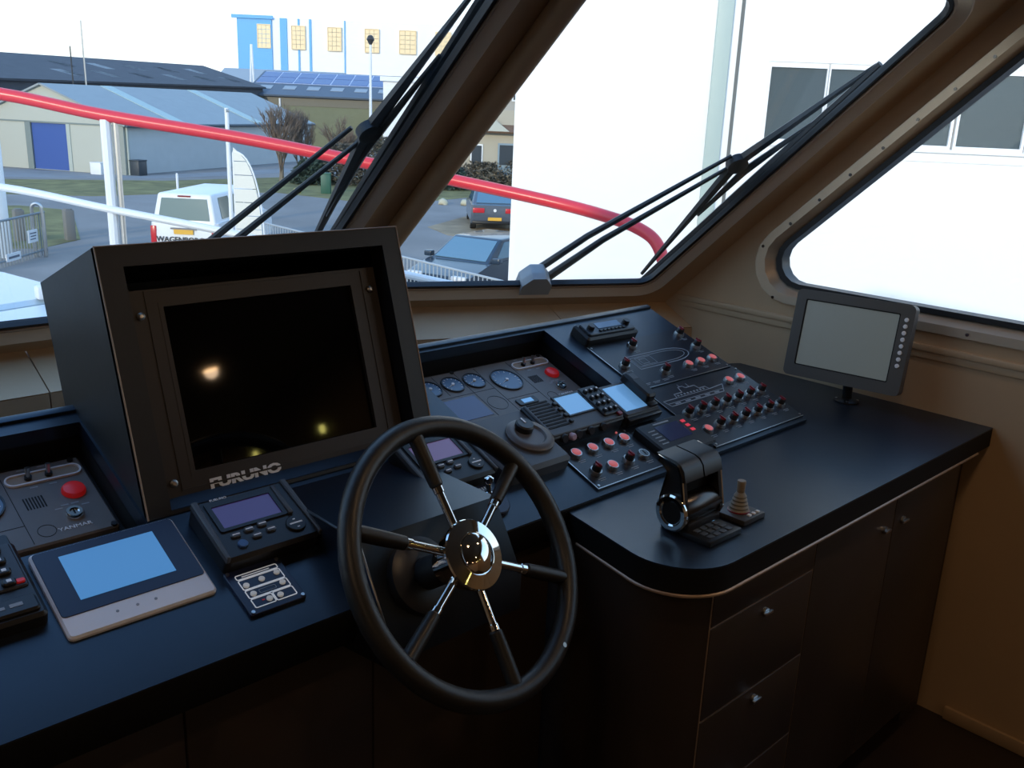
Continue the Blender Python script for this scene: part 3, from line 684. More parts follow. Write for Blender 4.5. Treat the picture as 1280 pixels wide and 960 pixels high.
# ------------------------------------------------------------------ side monitor on its bracket
y82, t80 = R(-82), R(80)
U_ = Vector((math.cos(y82), math.sin(y82), 0)); V_ = Vector((-math.sin(y82)*math.cos(t80), math.cos(y82)*math.cos(t80), math.sin(t80)))
MC = Vector((2.330, 1.130, -.563))
t = thing('side_monitor', 'small grey monitor on a bracket at the starboard end of the counter', 'monitor', fr(MC, U_, V_))
obj('housing', G().prism(rounded(rect(-.157, .157, -.119, .119), .014, 5), -.028, 0, .0), monbez, t)
obj('bezel', G().plate(rounded(rect(-.157, .157, -.119, .119), .014, 5), [rounded(rect(-.130, .122, -.088, .094), .004, 3)], 0, .006), monbez, t)
obj('screen_border', G().ring(rounded(rect(-.130, .122, -.088, .094), .004, 3), rounded(rect(-.127, .119, -.085, .091), .003, 3), .001, .0045), matte, t)
obj('screen', G().box(-.127, .119, -.085, .091, .0005, .0025), greyscr, t)
bm5 = G().cyl(0, 0, .006, .009, .0056, 14, bev=.001).mesh('key', silver)
for k in range(8): link('key', bm5, t, T(.139, .080-k*.0172, 0))
Q = fr(MC, U_, V_).inverted()
obj('bracket', G().tube([Q @ Vector((2.352, 1.125, -.665)), Q @ Vector((2.366, 1.127, -.70)), Q @ Vector((2.37, 1.127, -.732))], .013, 12), black, t)
ft = obj('bracket_foot', G().lathe([(.034, 0), (.034, .005), (.018, .012), (.0005, .012)], 20), black, t, Q @ T(2.37, 1.127, -.740))
for a in range(4): obj('foot_screw', G().cyl(0, 0, .005, .009, .004, 10), steel, ft, T(.027*math.cos(a*PI/2+.5), .027*math.sin(a*PI/2+.5), 0))
#OUTSIDE
# ------------------------------------------------------------------ ship's bow: deck, rail, wipers
GZ = -4.6
hullp = [(2.9, 1.7), (3.62, 2.5), (3.62, 2.75), (3.2, 3.6), (2.5, 4.45), (1.9, 4.95), (.9, 5.35), (-.6, 5.2), (-1.6, 4.2), (-1.9, 1.7)]
hull_m = mat('hull_paint', (.10, .16, .22), .35)
tag(obj('bow_hull', G().plate(hullp, [], -4.9, -1.52), hull_m), 'dark blue-grey bow of the ship under the foredeck rail', 'hull')
fd = G().plate(offset(hullp[::-1], -.05), [], -1.52, -1.50); struct('foredeck', fd, mat('deck_paint', (.16, .20, .22), .6, var=.1))
rl = thing('bow_railing', 'tubular bow railing with red top rail and white posts beyond the front windows', 'railing', ID)
RT = [(.2, 5.62, .02), (1.0, 5.45, -.0), (1.42, 5.10, -.04), (1.79, 4.78, -.12), (2.27, 4.34, -.20), (2.74, 3.87, -.30), (3.02, 3.58, -.36), (3.32, 3.16, -.44), (3.42, 2.88, -.49), (3.455, 2.76, -.525), (3.47, 2.68, -.57), (3.475, 2.63, -.65), (3.475, 2.60, -.75), (3.47, 2.58, -1.50)]
def smooth(P, k=6):
    P = [Vector(p) for p in P]; out = []
    for i in range(len(P)-1):
        a, b, c, d = P[max(i-1, 0)], P[i], P[i+1], P[min(i+2, len(P)-1)]
        for j in range(k):
            t = j/k; out.append(.5*((2*b)+(c-a)*t+(2*a-5*b+4*c-d)*t*t+(3*b-a-3*c+d)*t**3))
    return out+[P[-1]]
obj('top_rail', G().tube(smooth(RT), .030, 12), redpaint, rl, label='red painted top rail')
MT = [(.2, 5.5, -.42), (.9, 5.36, -.44), (1.38, 5.10, -.48), (1.78, 4.75, -.57), (2.20, 4.33, -.66), (2.51, 4.02, -.75), (2.79, 3.69, -.82), (2.95, 3.55, -.86), (3.12, 3.26, -.90), (3.44, 2.62, -1.0)]
obj('middle_rail', G().tube(smooth(MT), .019, 10), whitepaint, rl)
for x, y, z in ((1.79, 4.78, -.12), (.55, 5.57, .01), (-.4, 5.6, .02)): obj('post', G().tube([(x, y, z-.02), (x-.01, y-.03, -1.50)], .026, 10), whitepaint, rl)
obj('post', G().tube([(1.825, 4.75, -.14), (1.815, 4.72, -1.50)], .014, 10), steel, rl)
obj('top_rail_end', G().tube([(-.4, 5.62, .02), (.2, 5.62, .02)], .030, 12), redpaint, rl)
dk = thing('deck_locker', 'low white deck locker with two pale lids and a dark gap on the foredeck', 'locker', ID)
lidm = mat('pale_blue_gelcoat', (.55, .66, .72), .22)
obj('body', G().prism([(-.55, 3.0), (1.50, 3.5), (1.42, 4.36), (1.30, 5.08), (-.55, 5.0)], -1.50, -.955), mat('grey_seal', (.16, .145, .14), .5), dk)
obj('far_lid', G().prism(rounded([(-.6, 3.86), (1.50, 4.41), (1.36, 5.17), (-.6, 5.1)], .06, 4), -.96, -.90, .02), lidm, dk)
obj('near_lid', G().prism(rounded([(-.6, 2.9), (1.60, 3.42), (1.51, 4.345), (-.6, 3.79)], .05, 4), -.96, -.905, .02), lidm, dk)
tag(obj('deck_lamp', G().box(-.032, .032, -.03, .03, 0, .06, .010), whitepaint, None, T(1.305, 4.36, -.90)), 'small white box lamp on the deck locker beside the monitor hood', 'lamp')

def wiper(frm, cv, cap, a1, a2, b1, b2, pv, blade, label, spine):
    P = lambda q, z: frm @ Vector((*cv(*q), z))
    t = thing('windscreen_wiper', label, 'wiper', ID)
    obj('arm', G().tube([P(cap[0], .05), P(a1, .055), P(a2, .055)], [.013, .010, .0055], 8), rubber, t)
    obj('arm', G().tube([P(cap[1], .05), P(b1, .055), P(b2, .055)], [.014, .010, .0055], 8), rubber, t)
    c = P(pv, .05); n = frm.to_3x3().col[2]; f2 = fr(c, frm.to_3x3().col[0], frm.to_3x3().col[1]) @ FLIP
    j = obj('pivot', G().lathe([(.024, -.014), (.030, -.010), (.030, .012), (.022, .016), (.001, .016)], 20, f2), rubber, t)
    obj('pivot_bolt', G().cyl(.010, .008, .014, .022, .006, 10, f2).cyl(-.012, -.006, .014, .020, .005, 10, f2), steel, j)
    obj('wiper_blade', G().tube([P(blade[0], .036), P(((blade[0][0]+blade[1][0])/2, (blade[0][1]+blade[1][1])/2), .034), P(blade[1], .036)], [.009, .014, .010], 6), rubber, t)
    obj('blade_spine', G().tube([P(spine[0], .045), P(pv, .055), P(spine[1], .045)], [.006, .017, .006], 6), rubber, t)
    obj('blade_spine', G().tube([P(spine[2], .040), P(spine[3], .05), P(spine[4], .040)], [.005, .012, .005], 6), rubber, t)
    return t
wiper(FS, ps, ((.527, -.015), (.600, -.005)), (.606, .188), (.790, .522), (.664, .173), (.815, .475), (.825, .497), ((.906, -.02), (.905, .86)), 'black windscreen wiper on the starboard front window', ((.892, .02), (.908, .85), (.86, .30), (.868, .47), (.90, .66)))
wiper(FC, pc, ((.90, .06), (.965, .06)), (.945, .18), (1.158, .579), (1.015, .19), (1.201, .540), (1.205, .572), ((1.272, .05), (1.256, .99)), 'black windscreen wiper lying along the post of the centre window', ((1.246, .10), (1.238, .94), (1.225, .30), (1.222, .50), (1.25, .80)))
tag(obj('wiper_motor_cover', G().prism(rounded([(-.048, 0), (.048, 0), (.048, .05), (.022, .088), (-.022, .088), (-.048, .05)], .006, 2), -.012, .050, .006, FS @ T(*ps(.552, -.010))), mat('grey_cover', (.34, .35, .36), .4)), 'grey angular wiper motor cover on the starboard window sill', 'cover')

# ------------------------------------------------------------------ quay, yard and buildings ashore
asphalt = mat('asphalt', (.235, .218, .205), .85, var=.18, vscale=.35, bump=.2)
grass_m = mat('grass', (.19, .17, .065), .95, var=.35, vscale=1.2)
mud_m = mat('muddy_verge', (.30, .225, .14), .95, var=.3, vscale=1.0)
pave_m = mat('paved_strip', (.25, .255, .262), .85, var=.1, vscale=1)
struct('ground', G().faces([(-220, 5.9, GZ), (4.2, 5.9, GZ), (4.2, -60, GZ), (400, -60, GZ), (400, 420, GZ), (-220, 420, GZ)], [(0, 1, 2, 3, 4, 5)]), asphalt)
def patch(name, pts, m, z=.012): struct(name, G().prism(pts, GZ, GZ+z), m)
patch('grass_verge', [(6, 55.0), (14.3, 53.2), (21.7, 50.2), (28.0, 50.6), (31, 51), (38, 48), (60, 52), (60, 42), (36.5, 38.2), (27.4, 36.0), (25.4, 37.4), (24.1, 42.6), (20.0, 43.6), (15.6, 43.6), (12.3, 45.8), (4, 48)], grass_m)
patch('grass_plot', [(2, 42.5), (11.7, 41.0), (12.9, 38.6), (10.5, 30.9), (8.9, 29.6), (2, 33)], grass_m)
patch('paved_forecourt', [(-10, 61), (12, 61.5), (16.4, 60.6), (21.8, 53.4), (33, 57), (33, 54.6), (28, 52.8), (21.7, 51.6), (14.0, 54.6), (-10, 58)], pave_m, .008)
patch('muddy_verge', [(22.7, 28.6), (21.9, 26.4), (23.3, 23.6), (30, 22), (33, 28), (27, 31)], mud_m)
def facing(x, y, dx, dy, z=GZ):
    """frame on the ground: x along the facade, y away behind it, z up"""
    u = Vector((dx, dy, 0)).normalized(); m = Matrix((u, Vector((-u.y, u.x, 0)), Vector((0, 0, 1)))).transposed().to_4x4(); m.translation = (x, y, z); return m
XZ = lambda f, y=0.: f @ fr((0, y, 0), (1, 0, 0), (0, 0, 1))      # facade plane: local x, local y = up, z towards the viewer
# warehouse with the blue door: x along its long side, y along the gable
F1 = facing(21.2, 54.1, .87, .49); BX = F1 @ T(0, 0, 0)
blg = mat('blue_grey_cladding', (.44, .48, .50), .6, var=.04, vscale=2); crm = mat('cream_cladding', (.46, .47, .41), .6)
t = thing('grey_warehouse', 'low grey warehouse with cream gable and blue door, behind the red rail', 'building', F1)
L1, W1_, E1_, R1 = 21.2, 10.6, 2.70, 4.72
gd_ = fr((0, 0, 0), (0, 1, 0), (0, 0, 1))                         # gable plane: x along the gable, y up, z into the building
obj('gable_wall', G().plate([(0, 0), (W1_, 0), (W1_, E1_), (W1_/2, R1), (0, E1_)], [rect(3.85, 6.35, .02, 2.62)], -.0, .15, gd_), crm, t)
dr = obj('door', G().prism(rect(3.85, 6.35, .0, 2.62), .06, .10, m=gd_), mat('blue_door', (.045, .10, .33), .5), t, label='blue roller door')
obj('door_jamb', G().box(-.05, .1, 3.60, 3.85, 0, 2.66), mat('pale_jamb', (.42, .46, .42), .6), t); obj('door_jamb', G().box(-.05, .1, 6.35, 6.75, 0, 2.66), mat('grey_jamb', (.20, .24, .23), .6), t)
obj('gable_band', G().box(-.05, .0, 0, W1_, 2.64, 2.72), mat('grey_jamb', (.2, .24, .23)), t)
obj('shaded_corner', G().box(-.06, .35, -.06, .9, 0, 2.66), mat('shaded_cladding', (.28, .30, .27), .6), t)  # shade at the gable corner painted as darker cladding
obj('side_wall', G().box(.36, L1, 0, .15, 0, E1_), blg, t)
sl1 = lambda x, k, dz=0.: (x, -.25+k*(W1_/2+.25), E1_-.05+k*(R1-E1_+.05)+dz)
obj('roof_slope', G().quad3(sl1(-.2, 0), sl1(L1+.2, 0), sl1(L1+.2, 1), sl1(-.2, 1), .10), mat('slate_roof_sheet', (.29, .325, .335), .6, var=.05, vscale=2), t)
obj('roof_slope', G().quad3((-.2, W1_/2, R1), (L1+.2, W1_/2, R1), (L1+.2, W1_+.25, E1_-.1), (-.2, W1_+.25, E1_-.1), .10), mat('slate_roof_sheet', (.2, .2, .2)), t)
for x in (4.6, 13.2): obj('roof_light_strip', G().quad3(sl1(x, .02, .105), sl1(x+1.0, .02, .105), sl1(x+1.0, .98, .105), sl1(x, .98, .105), .04), mat('pale_rooflight', (.36, .46, .44), .4), t)
obj('gutter', G().tube([(-.1, -.3, E1_-.02), (L1, -.3, E1_-.02)], .09, 8), mat('dark_gutter', (.07, .09, .11)), t)
obj('downpipe', G().tube([(.15, -.12, 0), (.15, -.12, E1_-.1)], .06, 8), mat('pale_jamb', (.42, .46, .42)), t)
tag(obj('waste_container', G().box(-.36, .36, -.3, .3, 0, .80, .03).box(-.38, .38, -.33, .33, .79, .86, .02), mat('dark_bin', (.035, .045, .055)), None, F1 @ T(.45, -.5)), 'dark waste container at the corner of the grey warehouse', 'container')
tag(obj('white_crate', G().box(-.36, .36, -.3, .3, 0, .66, .02).box(-.38, .38, -.32, .32, .63, .67, .01), whitepaint, None, F1 @ T(-.55, 1.35) @ RZ(90)), 'white crate standing against the cream gable of the warehouse', 'crate')
# long dark-roofed hall behind
F2 = facing(26, 80, .87, .49, 0); dkr = mat('dark_roof_sheet', (.055, .058, .070), .7, var=.12, vscale=1.5)
t = thing('long_hall', 'long hall with a dark roof and small skylights behind the grey warehouse', 'building', F2)
r2f = lambda x, d: (x, -d, 2.35+.012*x-d*.26)
obj('roof_slope', G().quad3(r2f(-30, 6.8), r2f(20, 6.8), r2f(20, 0), r2f(-30, 0), -.15), dkr, t)
obj('eave_board', G().quad3((-30, -6.5, -.5), (19.9, -6.5, -.1), (19.9, -6.5, .86), (-30, -6.5, .24), -.1), dkr, t)
obj('roof_slope', G().quad3((-30, 0, 2.0), (20, 0, 2.6), (20, 10, .5), (-30, 10, -.1), -.15), dkr, t)
obj('wall', G().box(-30, 19.8, -6.4, 6, GZ, .45), mat('hall_wall', (.15, .15, .14)), t)
skl = mat('skylight_sheet', (.26, .29, .32), .4)
for k in range(7):
    x = -3.4+4.15*k
    for dx, d in ((1.3, 1.6), (-.8, 3.9)):
        if x+dx < 18.6: a = x+dx; obj('skylight', G().quad3(r2f(a+.6, d+1.5), r2f(a+1.7, d+1.5), r2f(a+1.1, d), r2f(a, d), -.22), skl, t)
# olive shed with solar panels
F3 = facing(44.7, 84.6, .72, -.69, 0)
t = thing('solar_roof_shed', 'olive green shed with rows of solar panels on its roof', 'building', F3)
obj('wall', G().box(.5, 22, .4, 9, GZ, .1), mat('olive_wall', (.165, .175, .105), .7, var=.06, vscale=2), t)
obj('wall_lintel', G().box(.45, 22, .35, .45, -.75, .05), mat('olive_brown_wall', (.13, .12, .09)), t)
r3 = lambda x, k, dz=0.: (x, 8.2*k, .05+2.32*k+dz)
obj('roof_slope', G().quad3(r3(0, 0), r3(22, 0), r3(22, 1), r3(0, 1), .15), mat('blue_grey_roof', (.09, .115, .15), .6), t)
obj('mounting_frame', G().quad3(r3(.25, .455, .165), r3(18.6, .455, .165), r3(18.6, .955, .165), r3(.25, .955, .165), .03), mat('pale_rail', (.42, .47, .60), .4), t)
pm = G().box(-.84, .84, .05, 1.88, 0, .05).mesh('solar_panel', mat('solar_cell_blue', (.04, .085, .24), .25))
al = math.degrees(math.atan2(2.32, 8.2))
for c in range(10):
    for q in range(2): link('solar_panel', pm, t, T(1.1+1.84*c, 8.2*.47+q*1.98*math.cos(R(al)), .05+2.32*.47+q*1.98*math.sin(R(al))+.18) @ RX(al))
for c in range(8): obj('skylight', G().quad3(r3(1+2.3*c, .22, .16), r3(2.2+2.3*c, .22, .16), r3(2.2+2.3*c, .36, .16), r3(1+2.3*c, .36, .16), .03), skl, t)
obj('downpipe', G().tube([(3.4, .3, GZ), (3.4, .3, -.1)], .10, 8), whitepaint, t)
t = thing('white_annex', 'small flat-roofed white annex at the right end of the olive shed', 'building', facing(51.6, 71.7, .72, -.69, GZ))
obj('wall', G().box(0, 6, 0, 4, 0, 6.35), whitepaint, t); obj('roof_edge', G().box(-.25, 6.2, -.25, 4.2, 6.35, 6.75), whitepaint, t)
t = thing('grey_roof_hall', 'grey roofed hall between the dark hall and the blue building', 'building', facing(52, 105, .73, -.68, GZ))
obj('wall', G().box(0, 14, 0, 6, 0, 5.4), mat('hall_wall', (.15, .15, .14)), t)
obj('roof_slope', G().quad3((-.5, -.5, 5.4), (14, -.5, 5.4), (14, 6, 7.6), (-.5, 6, 7.6), .1), mat('light_grey_roof', (.33, .36, .38), .6), t)
# far white and blue building
F5 = facing(110, 150, .73, -.68, 0)
t = thing('blue_white_building', 'large far white building with a blue end and yellow windows', 'building', F5)
wt = mat('white_cladding', (.86, .86, .86), .6)
obj('wall', G().box(-28.6, 60, 0, 20, GZ, 14.0), wt, t)
obj('blue_facade', G().box(-28.7, -22.3, -.3, .0, GZ, 14.3), mat('light_blue_cladding', (.12, .40, .74), .5), t)
obj('roof_edge', G().box(-29.6, -22.0, -.6, 0, 13.7, 14.3), mat('light_blue_cladding', (.1, .3, .6)), t)
lb = mat('light_blue_cladding', (.1, .3, .6))
for a, b in ((-20.8, -19.5), (-17.5, -17.2), (-15.4, -15.0), (-8.9, -8.7)): obj('blue_stripe', G().box(a-(.0), b, -.2, 0, GZ, 14.0), lb, t)
yel = mat('pale_yellow_panel', (.90, .70, .42), .5)
for a, b in ((-25.0, -22.5), (-18.7, -16.1), (-12.0, -9.4), (-5.1, -2.4), (1.3, 4.5), (8, 11), (15, 18)):
    wn = obj('window', G().ring(rect(a, b, 8.6, 12.8), rect(a+.12, b-.12, 8.72, 12.68), 0, .45, fr((0, 0, 0), (1, 0, 0), (0, 0, 1))), yel, t)
    for i in range(3):
        for j in range(5): dx, dz = (b-a-.24)/3, 3.96/5; obj('pane', G().box(a+.15+dx*i, a+.09+dx*(i+1), -.36, -.30, 8.75+dz*j, 8.69+dz*(j+1)), yel, wn)
# house behind the trees
t = thing('cream_house', 'cream house with brown porch roof beside the white building corner', 'house', facing(36, 41, .73, -.68, GZ))
cw = mat('cream_render', (.42, .38, .30), .7); brr = mat('brown_tiles', (.16, .095, .06), .7, var=.2, vscale=6)
obj('wall', G().box(-.9, 7, 0, 5, 0, 4.4), cw, t); obj('upper_wall', G().box(-.9, 7, 1.2, 5, 4.4, 6.2), mat('grey_render', (.36, .34, .31), .7), t)
obj('porch_roof', G().quad3((-1.2, -.5, 3.15), (7, -.5, 3.15), (7, 1.2, 4.3), (-1.2, 1.2, 4.3), .1), brr, t)
obj('roof_slope', G().quad3((-1.2, .8, 6.1), (7, .8, 6.1), (7, 3.2, 7.4), (-1.2, 3.2, 7.4), .1), brr, t)
obj('gable_board', G().faces([(-.1, -.52, 3.2), (1.9, -.52, 3.2), (.9, -.52, 3.95), (-.1, -.45, 3.2), (1.9, -.45, 3.2), (.9, -.45, 3.95)], [(0, 1, 2), (3, 5, 4), (0, 3, 4, 1), (1, 4, 5, 2), (2, 5, 3, 0)]), crm, t)
dwin = mat('dark_window', (.05, .06, .07), .15)
wn = obj('window', G().box(-.35, .35, -.08, .02, 1.0, 2.5), whitepaint, t); obj('pane', G().box(-.28, .28, -.1, -.07, 1.08, 2.42), dwin, wn)
wn = obj('window', G().box(1.2, 2.2, -.08, .02, .8, 2.6), mat('blue_grey_paint', (.22, .30, .36)), t); obj('pane', G().box(1.3, 2.1, -.1, -.07, 1.4, 2.5), dwin, wn)
for x in (.8, 1.9): wn = obj('window', G().box(x, x+.8, 1.1, 1.22, 4.9, 5.9), whitepaint, t); obj('pane', G().box(x+.08, x+.72, 1.06, 1.11, 4.98, 5.82), dwin, wn)
# near white building
F6 = facing(11.053, 11.522, .66, -.75)
t = thing('white_building', 'big bright white building filling the view right of the window post', 'building', F6)
ww = mat('white_wall', (.86, .865, .87), .6)
WR_ = [(3.97, 4.84), (4.90, 5.72), (5.80, 6.86), (6.98, 7.98), (8.08, 9.0), (9.10, 10.1)]
obj('front_wall', G().plate(rect(0, 16, 0, 12), [rect(3.93, 10.14, 4.22, 5.46)], -.25, 0, XZ(F6).inverted() @ XZ(F6) @ fr((0, 0, 0), (1, 0, 0), (0, 0, 1))), ww, t)
rw = Vector((.85, .53, 0)); q_ = F6.to_3x3().inverted() @ rw
obj('end_wall', G().quad3((0, 0, 0), (q_.x*14, q_.y*14, 0), (q_.x*14, q_.y*14, 12), (0, 0, 12), -.1), ww, t)
obj('sill', G().box(3.85, 10.2, -.06, .25, 4.17, 4.225, .01), ww, t)
obj('sill_ledge', G().box(3.7, 10.3, -.025, .0, 4.03, 4.06), ww, t)
for a, b in WR_:
    wn = obj('window', G().ring(rect(a-.04, b+.04, 4.22, 5.46), rect(a, b, 4.28, 5.38), -.12, -.02, fr((0, 0, 0), (1, 0, 0), (0, 0, 1))), ww, t)
    obj('pane', G().box(a-.01, b+.01, .07, .09, 4.27, 5.39), mat('grey_window_glass', (.035, .06, .075), .05, spec=.6), wn)
obj('back_room', G().box(3.9, 10.2, .3, .4, 4.1, 5.6), matte, t)
obj('downpipe', G().box(3.03, 3.28, -.10, .0, .0, 12, .02), mat('pale_green_pipe', (.42, .50, .47), .5), t)
obj('wall_joint', G().box(3.40, 3.455, -.012, .0, 0, 12), mat('dark_joint', (.12, .13, .13)), t)
for x in (8.6, 11.2): obj('wall_joint', G().box(x, x+.012, -.004, .0, 0, 4.0), mat('grey_joint', (.5, .5, .5)), t)

# poles, boards and small things in the yard
def pole(x, y, z1, r, label, head=None, base=GZ, m=whitepaint, nm='pole'):
    t = thing('lamp_post' if head else nm, label, 'lamp post' if head else 'pole', T(x, y, base))
    obj('post', G().tube([(0, 0, 0), (0, 0, (z1-base)*.5), (0, 0, z1-base)], [r*1.3, r, r*.8], 8), m, t)
    if head: obj('lamp_head', G().lathe([(.05, -.3), (.22, .0), (.28, .10), (.16, .35), (.01, .4)], 14), mat('dark_lamp', (.04, .04, .04)), t, T(0, 0, z1-base))
pole(40.1, 57.23, 4.0, .10, 'tall white lamp post with dark head in front of the solar shed', True)
pole(23.6, 65.8, 4.2, .06, 'tallest thin grey pole rising above the dark hall roof', m=steel)
pole(22.9, 66.1, 2.6, .05, 'shorter thin pole left of the tallest one above the hall roof', m=mat('dark_lamp', (.04, .04, .04)))
t = thing('lattice_mast', 'pale lattice mast with spread legs before the blue building', 'mast', T(52.3, 96.7, 0))
for dx, dy in ((-.5, 0), (.5, .2), (0, -.5)): obj('leg', G().tube([(dx, dy, GZ), (dx*.1, dy*.1, 5.3)], .10, 6), whitepaint, t)
t = thing('quay_pole', 'white pole carrying the quarter-round slatted screen on the quay', 'pole', T(9.03, 17.78, GZ))
obj('post', G().tube([(0, 0, 0), (0, 0, 4.35)], .042, 10), whitepaint, t); obj('post_cap', G().tube([(-.03, 0, 4.3), (.03, 0, 4.3)], .05, 10), steel, t)
F7 = facing(9.09, 17.76, .72, -.69)
t = thing('slatted_screen', 'white quarter-round screen with horizontal slats beside the quay pole', 'screen', F7)
arcp = [(.02, 0)]+[(.02+.58*math.cos(a*PI/2/12)**.8, 1.6+1.92*math.sin(a*PI/2/12)) for a in range(12)]+[(.02, 3.52)]
wid = lambda z: .56 if z < 1.6 else .56*max(0, math.cos(math.asin(min(1, (z-1.6)/1.92))))**.8
obj('frame', G().tube([(x, 0, z) for x, z in [(.6, 0)]+arcp[1:]], .018, 6).tube([(.02, 0, 0), (.02, 0, 3.5)], .018, 6), whitepaint, t)
cs = mat('cream_slat', (.72, .72, .66), .5)
for k in range(13):
    z = .1+.27*k; wdt = wid(z+.25)
    wb, wt2 = wid(z), wid(z+.255)
    if wb > .06: obj('slat', G().prism([(.03, z), (wb, z), (wid(z+.13), z+.13), (max(.04, wt2), z+.255), (.03, z+.255)], -.012, .012, m=fr((0, 0, 0), (1, 0, 0), (0, 0, 1))), cs, t)
# quay railing and left gate
def railing(name, label, a, b, h, nb, m, r=.018, board=None):
    a, b = Vector(a), Vector(b); d = b-a; t = thing(name, label, 'fence', T(a.x, a.y, GZ))
    obj('top_rail', G().tube([(0, 0, h), (d.x, d.y, h)], r*1.5, 6), m, t); obj('bottom_rail', G().tube([(0, 0, .15), (d.x, d.y, .15)], r*1.3, 6), m, t)
    bm = G().tube([(0, 0, .0), (0, 0, h)], r*.75, 5).mesh('bar', m)
    for k in range(nb+1): f = k/nb; link('bar', bm, t, T(d.x*f, d.y*f, 0))
    return t
pg = mat('grey_paint', (.40, .44, .47), .4)
railing('quay_railing', 'grey railing with upright bars along the quay in front of the blue car', (13.4, 24.6), (13.1, 13.9), 1.12, 74, pg)
t = railing('yard_gate', 'grey barred yard gate with small white signs at the far left', (6.2, 25.9), (8.75, 28.5), 1.20, 24, mat('gate_grey', (.22, .25, .27), .5), .022)
gu = facing(6.2, 25.9, 2.55, 2.6).to_3x3()
sg = obj('sign', G().box(-.24, .24, -.02, .02, -.17, .17), whitepaint, t, fr((2.02, 2.02, .62), (1, 1, 0), (0, 0, 1)) @ RX(-90)); obj('sign_print', G().box(-.17, .17, -.026, -.019, .07, .10).box(-.14, .14, -.026, -.019, -.01, .02).box(-.16, .12, -.026, -.019, -.09, -.06), mat('sign_ink', (.12, .15, .2)), sg)
sg = obj('sign', G().box(-.34, .34, -.02, .02, -.10, .10), whitepaint, t, fr((1.25, 1.2, .22), (1, 1, 0), (0, 0, 1)) @ RX(-90)); obj('sign_print', G().box(-.26, .26, -.026, -.019, -.03, .03), mat('sign_ink', (.12, .15, .2)), sg)
tag(obj('gate_post', G().box(-.16, .16, -.16, .16, 0, 4.35, .02).box(-.24, .24, -.24, .24, 4.2, 4.5, .02), mat('pale_blue_white', (.66, .74, .80), .5), None, T(7.60, 28.4, GZ)), 'thick pale post at the far left edge of the view', 'post')
tag(obj('tube_barrier', G().tube([(0, 0, 0), (0, 0, 1.35)]+[(.13-.13*math.cos(a*PI/8), 0, 1.35+.13*math.sin(a*PI/8)) for a in range(1, 9)]+[(.26, 0, 0)], .05, 8), steel, None, facing(8.35, 28.2, .8, -.6)), 'narrow bent steel tube barrier beside the yard gate', 'barrier')
for i, (x, y, l) in enumerate(((8.05, 30.6, 'grey wooden bollard post behind the yard gate, the taller one'), (8.9, 31.4, 'grey wooden post with pale top behind the tube barrier'), (10.2, 30.9, 'weathered post at the corner of the grass plot'))):
    tag(obj('wooden_post', G().box(-.14, .14, -.14, .14, 0, (1.5, .95, .95)[i], .02).box(-.10, .10, -.10, .10, (1.5, .95, .95)[i]-.01, (1.5, .95, .95)[i]+.04, .01), mat('weathered_wood', (.19, .19, .18), .8), None, T(x, y, GZ)), l, 'post')
tag(obj('electric_cabinet', G().box(-.24, .24, -.2, .2, 0, 1.0, .03).box(-.26, .26, -.22, .22, .96, 1.04, .02), mat('dark_green_paint', (.03, .11, .075), .5), None, T(26.2, 41.3, GZ) @ RZ(-40)), 'dark green electric cabinet on the grass in front of the bushes', 'cabinet')
def rocky(): 
    g = G(); bmesh.ops.create_icosphere(g.bm, subdivisions=2, radius=.24)
    for v in g.bm.verts: v.co *= random.uniform(.8, 1.15); v.co.z = max(-.1, v.co.z*.8)
    return g
ym = mat('yellow_paint', (.55, .42, .10), .6); pm_ = mat('pale_stone', (.48, .45, .33), .7)
for x, y, m, l in ((21.6, 43.4, pm_, 'pale stone at the grass edge above the van roof'), (23.0, 43.9, pm_, 'second pale stone on the grass, left of the slatted screen'), (24.9, 41.9, ym, 'yellow painted stone on the grass between the wiper arms'), (26.6, 37.3, ym, 'yellow painted stone below the green cabinet'), (28.6, 34.9, pm_, 'pale stone on the grass left of the parked grey car'), (29.4, 34.2, pm_, 'small pale stone nearest to the parked grey car')):
    tag(obj('stone', rocky(), m, None, T(x, y, GZ+.1), ang=60), l, 'stone')
tag(obj('marker_stick', G().tube([(0, 0, 0), (0, 0, .95)], .06, 6).tube([(0, 0, .95), (0, 0, 1.0)], .045, 6), whitepaint, None, T(19.2, 43.0, GZ)), 'short white marker stick on the grass above the van', 'marker')
# bare trees and hedges
bark = mat('bare_twigs', (.20, .15, .115), .9); bark2 = mat('bare_trunk', (.20, .17, .13), .9)
def tree(x, y, h, sp, label, seed, n0=6):
    rn = random.Random(seed); t = thing('bare_tree', label, 'tree', T(x, y, GZ), 'bare trees before the olive shed'); g = G()
    obj('trunk', G().tube([(0, 0, -.05), (.05, 0, h*.2), (0, .05, h*.42)], [.14, .11, .08], 7), bark2, t)
    def grow(p, d, L, r, k):
        q = p+d*L; g.tube([p, (p+q)/2+Vector((rn.uniform(-.05, .05), rn.uniform(-.05, .05), 0)), q], [r, r*.8, r*.6], 3)
        if k == 0: return
        for _ in range(4 if k > 1 else 5):
            e = (d+Vector((rn.uniform(-sp, sp), rn.uniform(-sp, sp), rn.uniform(-.1, .5)))).normalized(); grow(p+d*L*rn.uniform(.5, 1), e, L*rn.uniform(.55, .8), r*.6, k-1)
    for i in range(n0+8):
        a = 2*PI*i/n0+rn.random(); grow(Vector((0, 0, h*rn.uniform(.02, .42))), Vector((math.cos(a)*sp*.7, math.sin(a)*sp*.7, 1)).normalized(), h*.30, .05, 3)
    o = obj('twigs', g, bark, t); return t
for a in ((27.3, 47.6, 4.2, .45, 'bare tree standing left, before the end of the grey warehouse', 1), (29.0, 48.2, 3.9, .45, 'bare tree in the middle, before the olive shed', 2), (31.0, 47.2, 3.6, .5, 'bare tree standing right, behind the wiper arms', 3)): tree(*a)
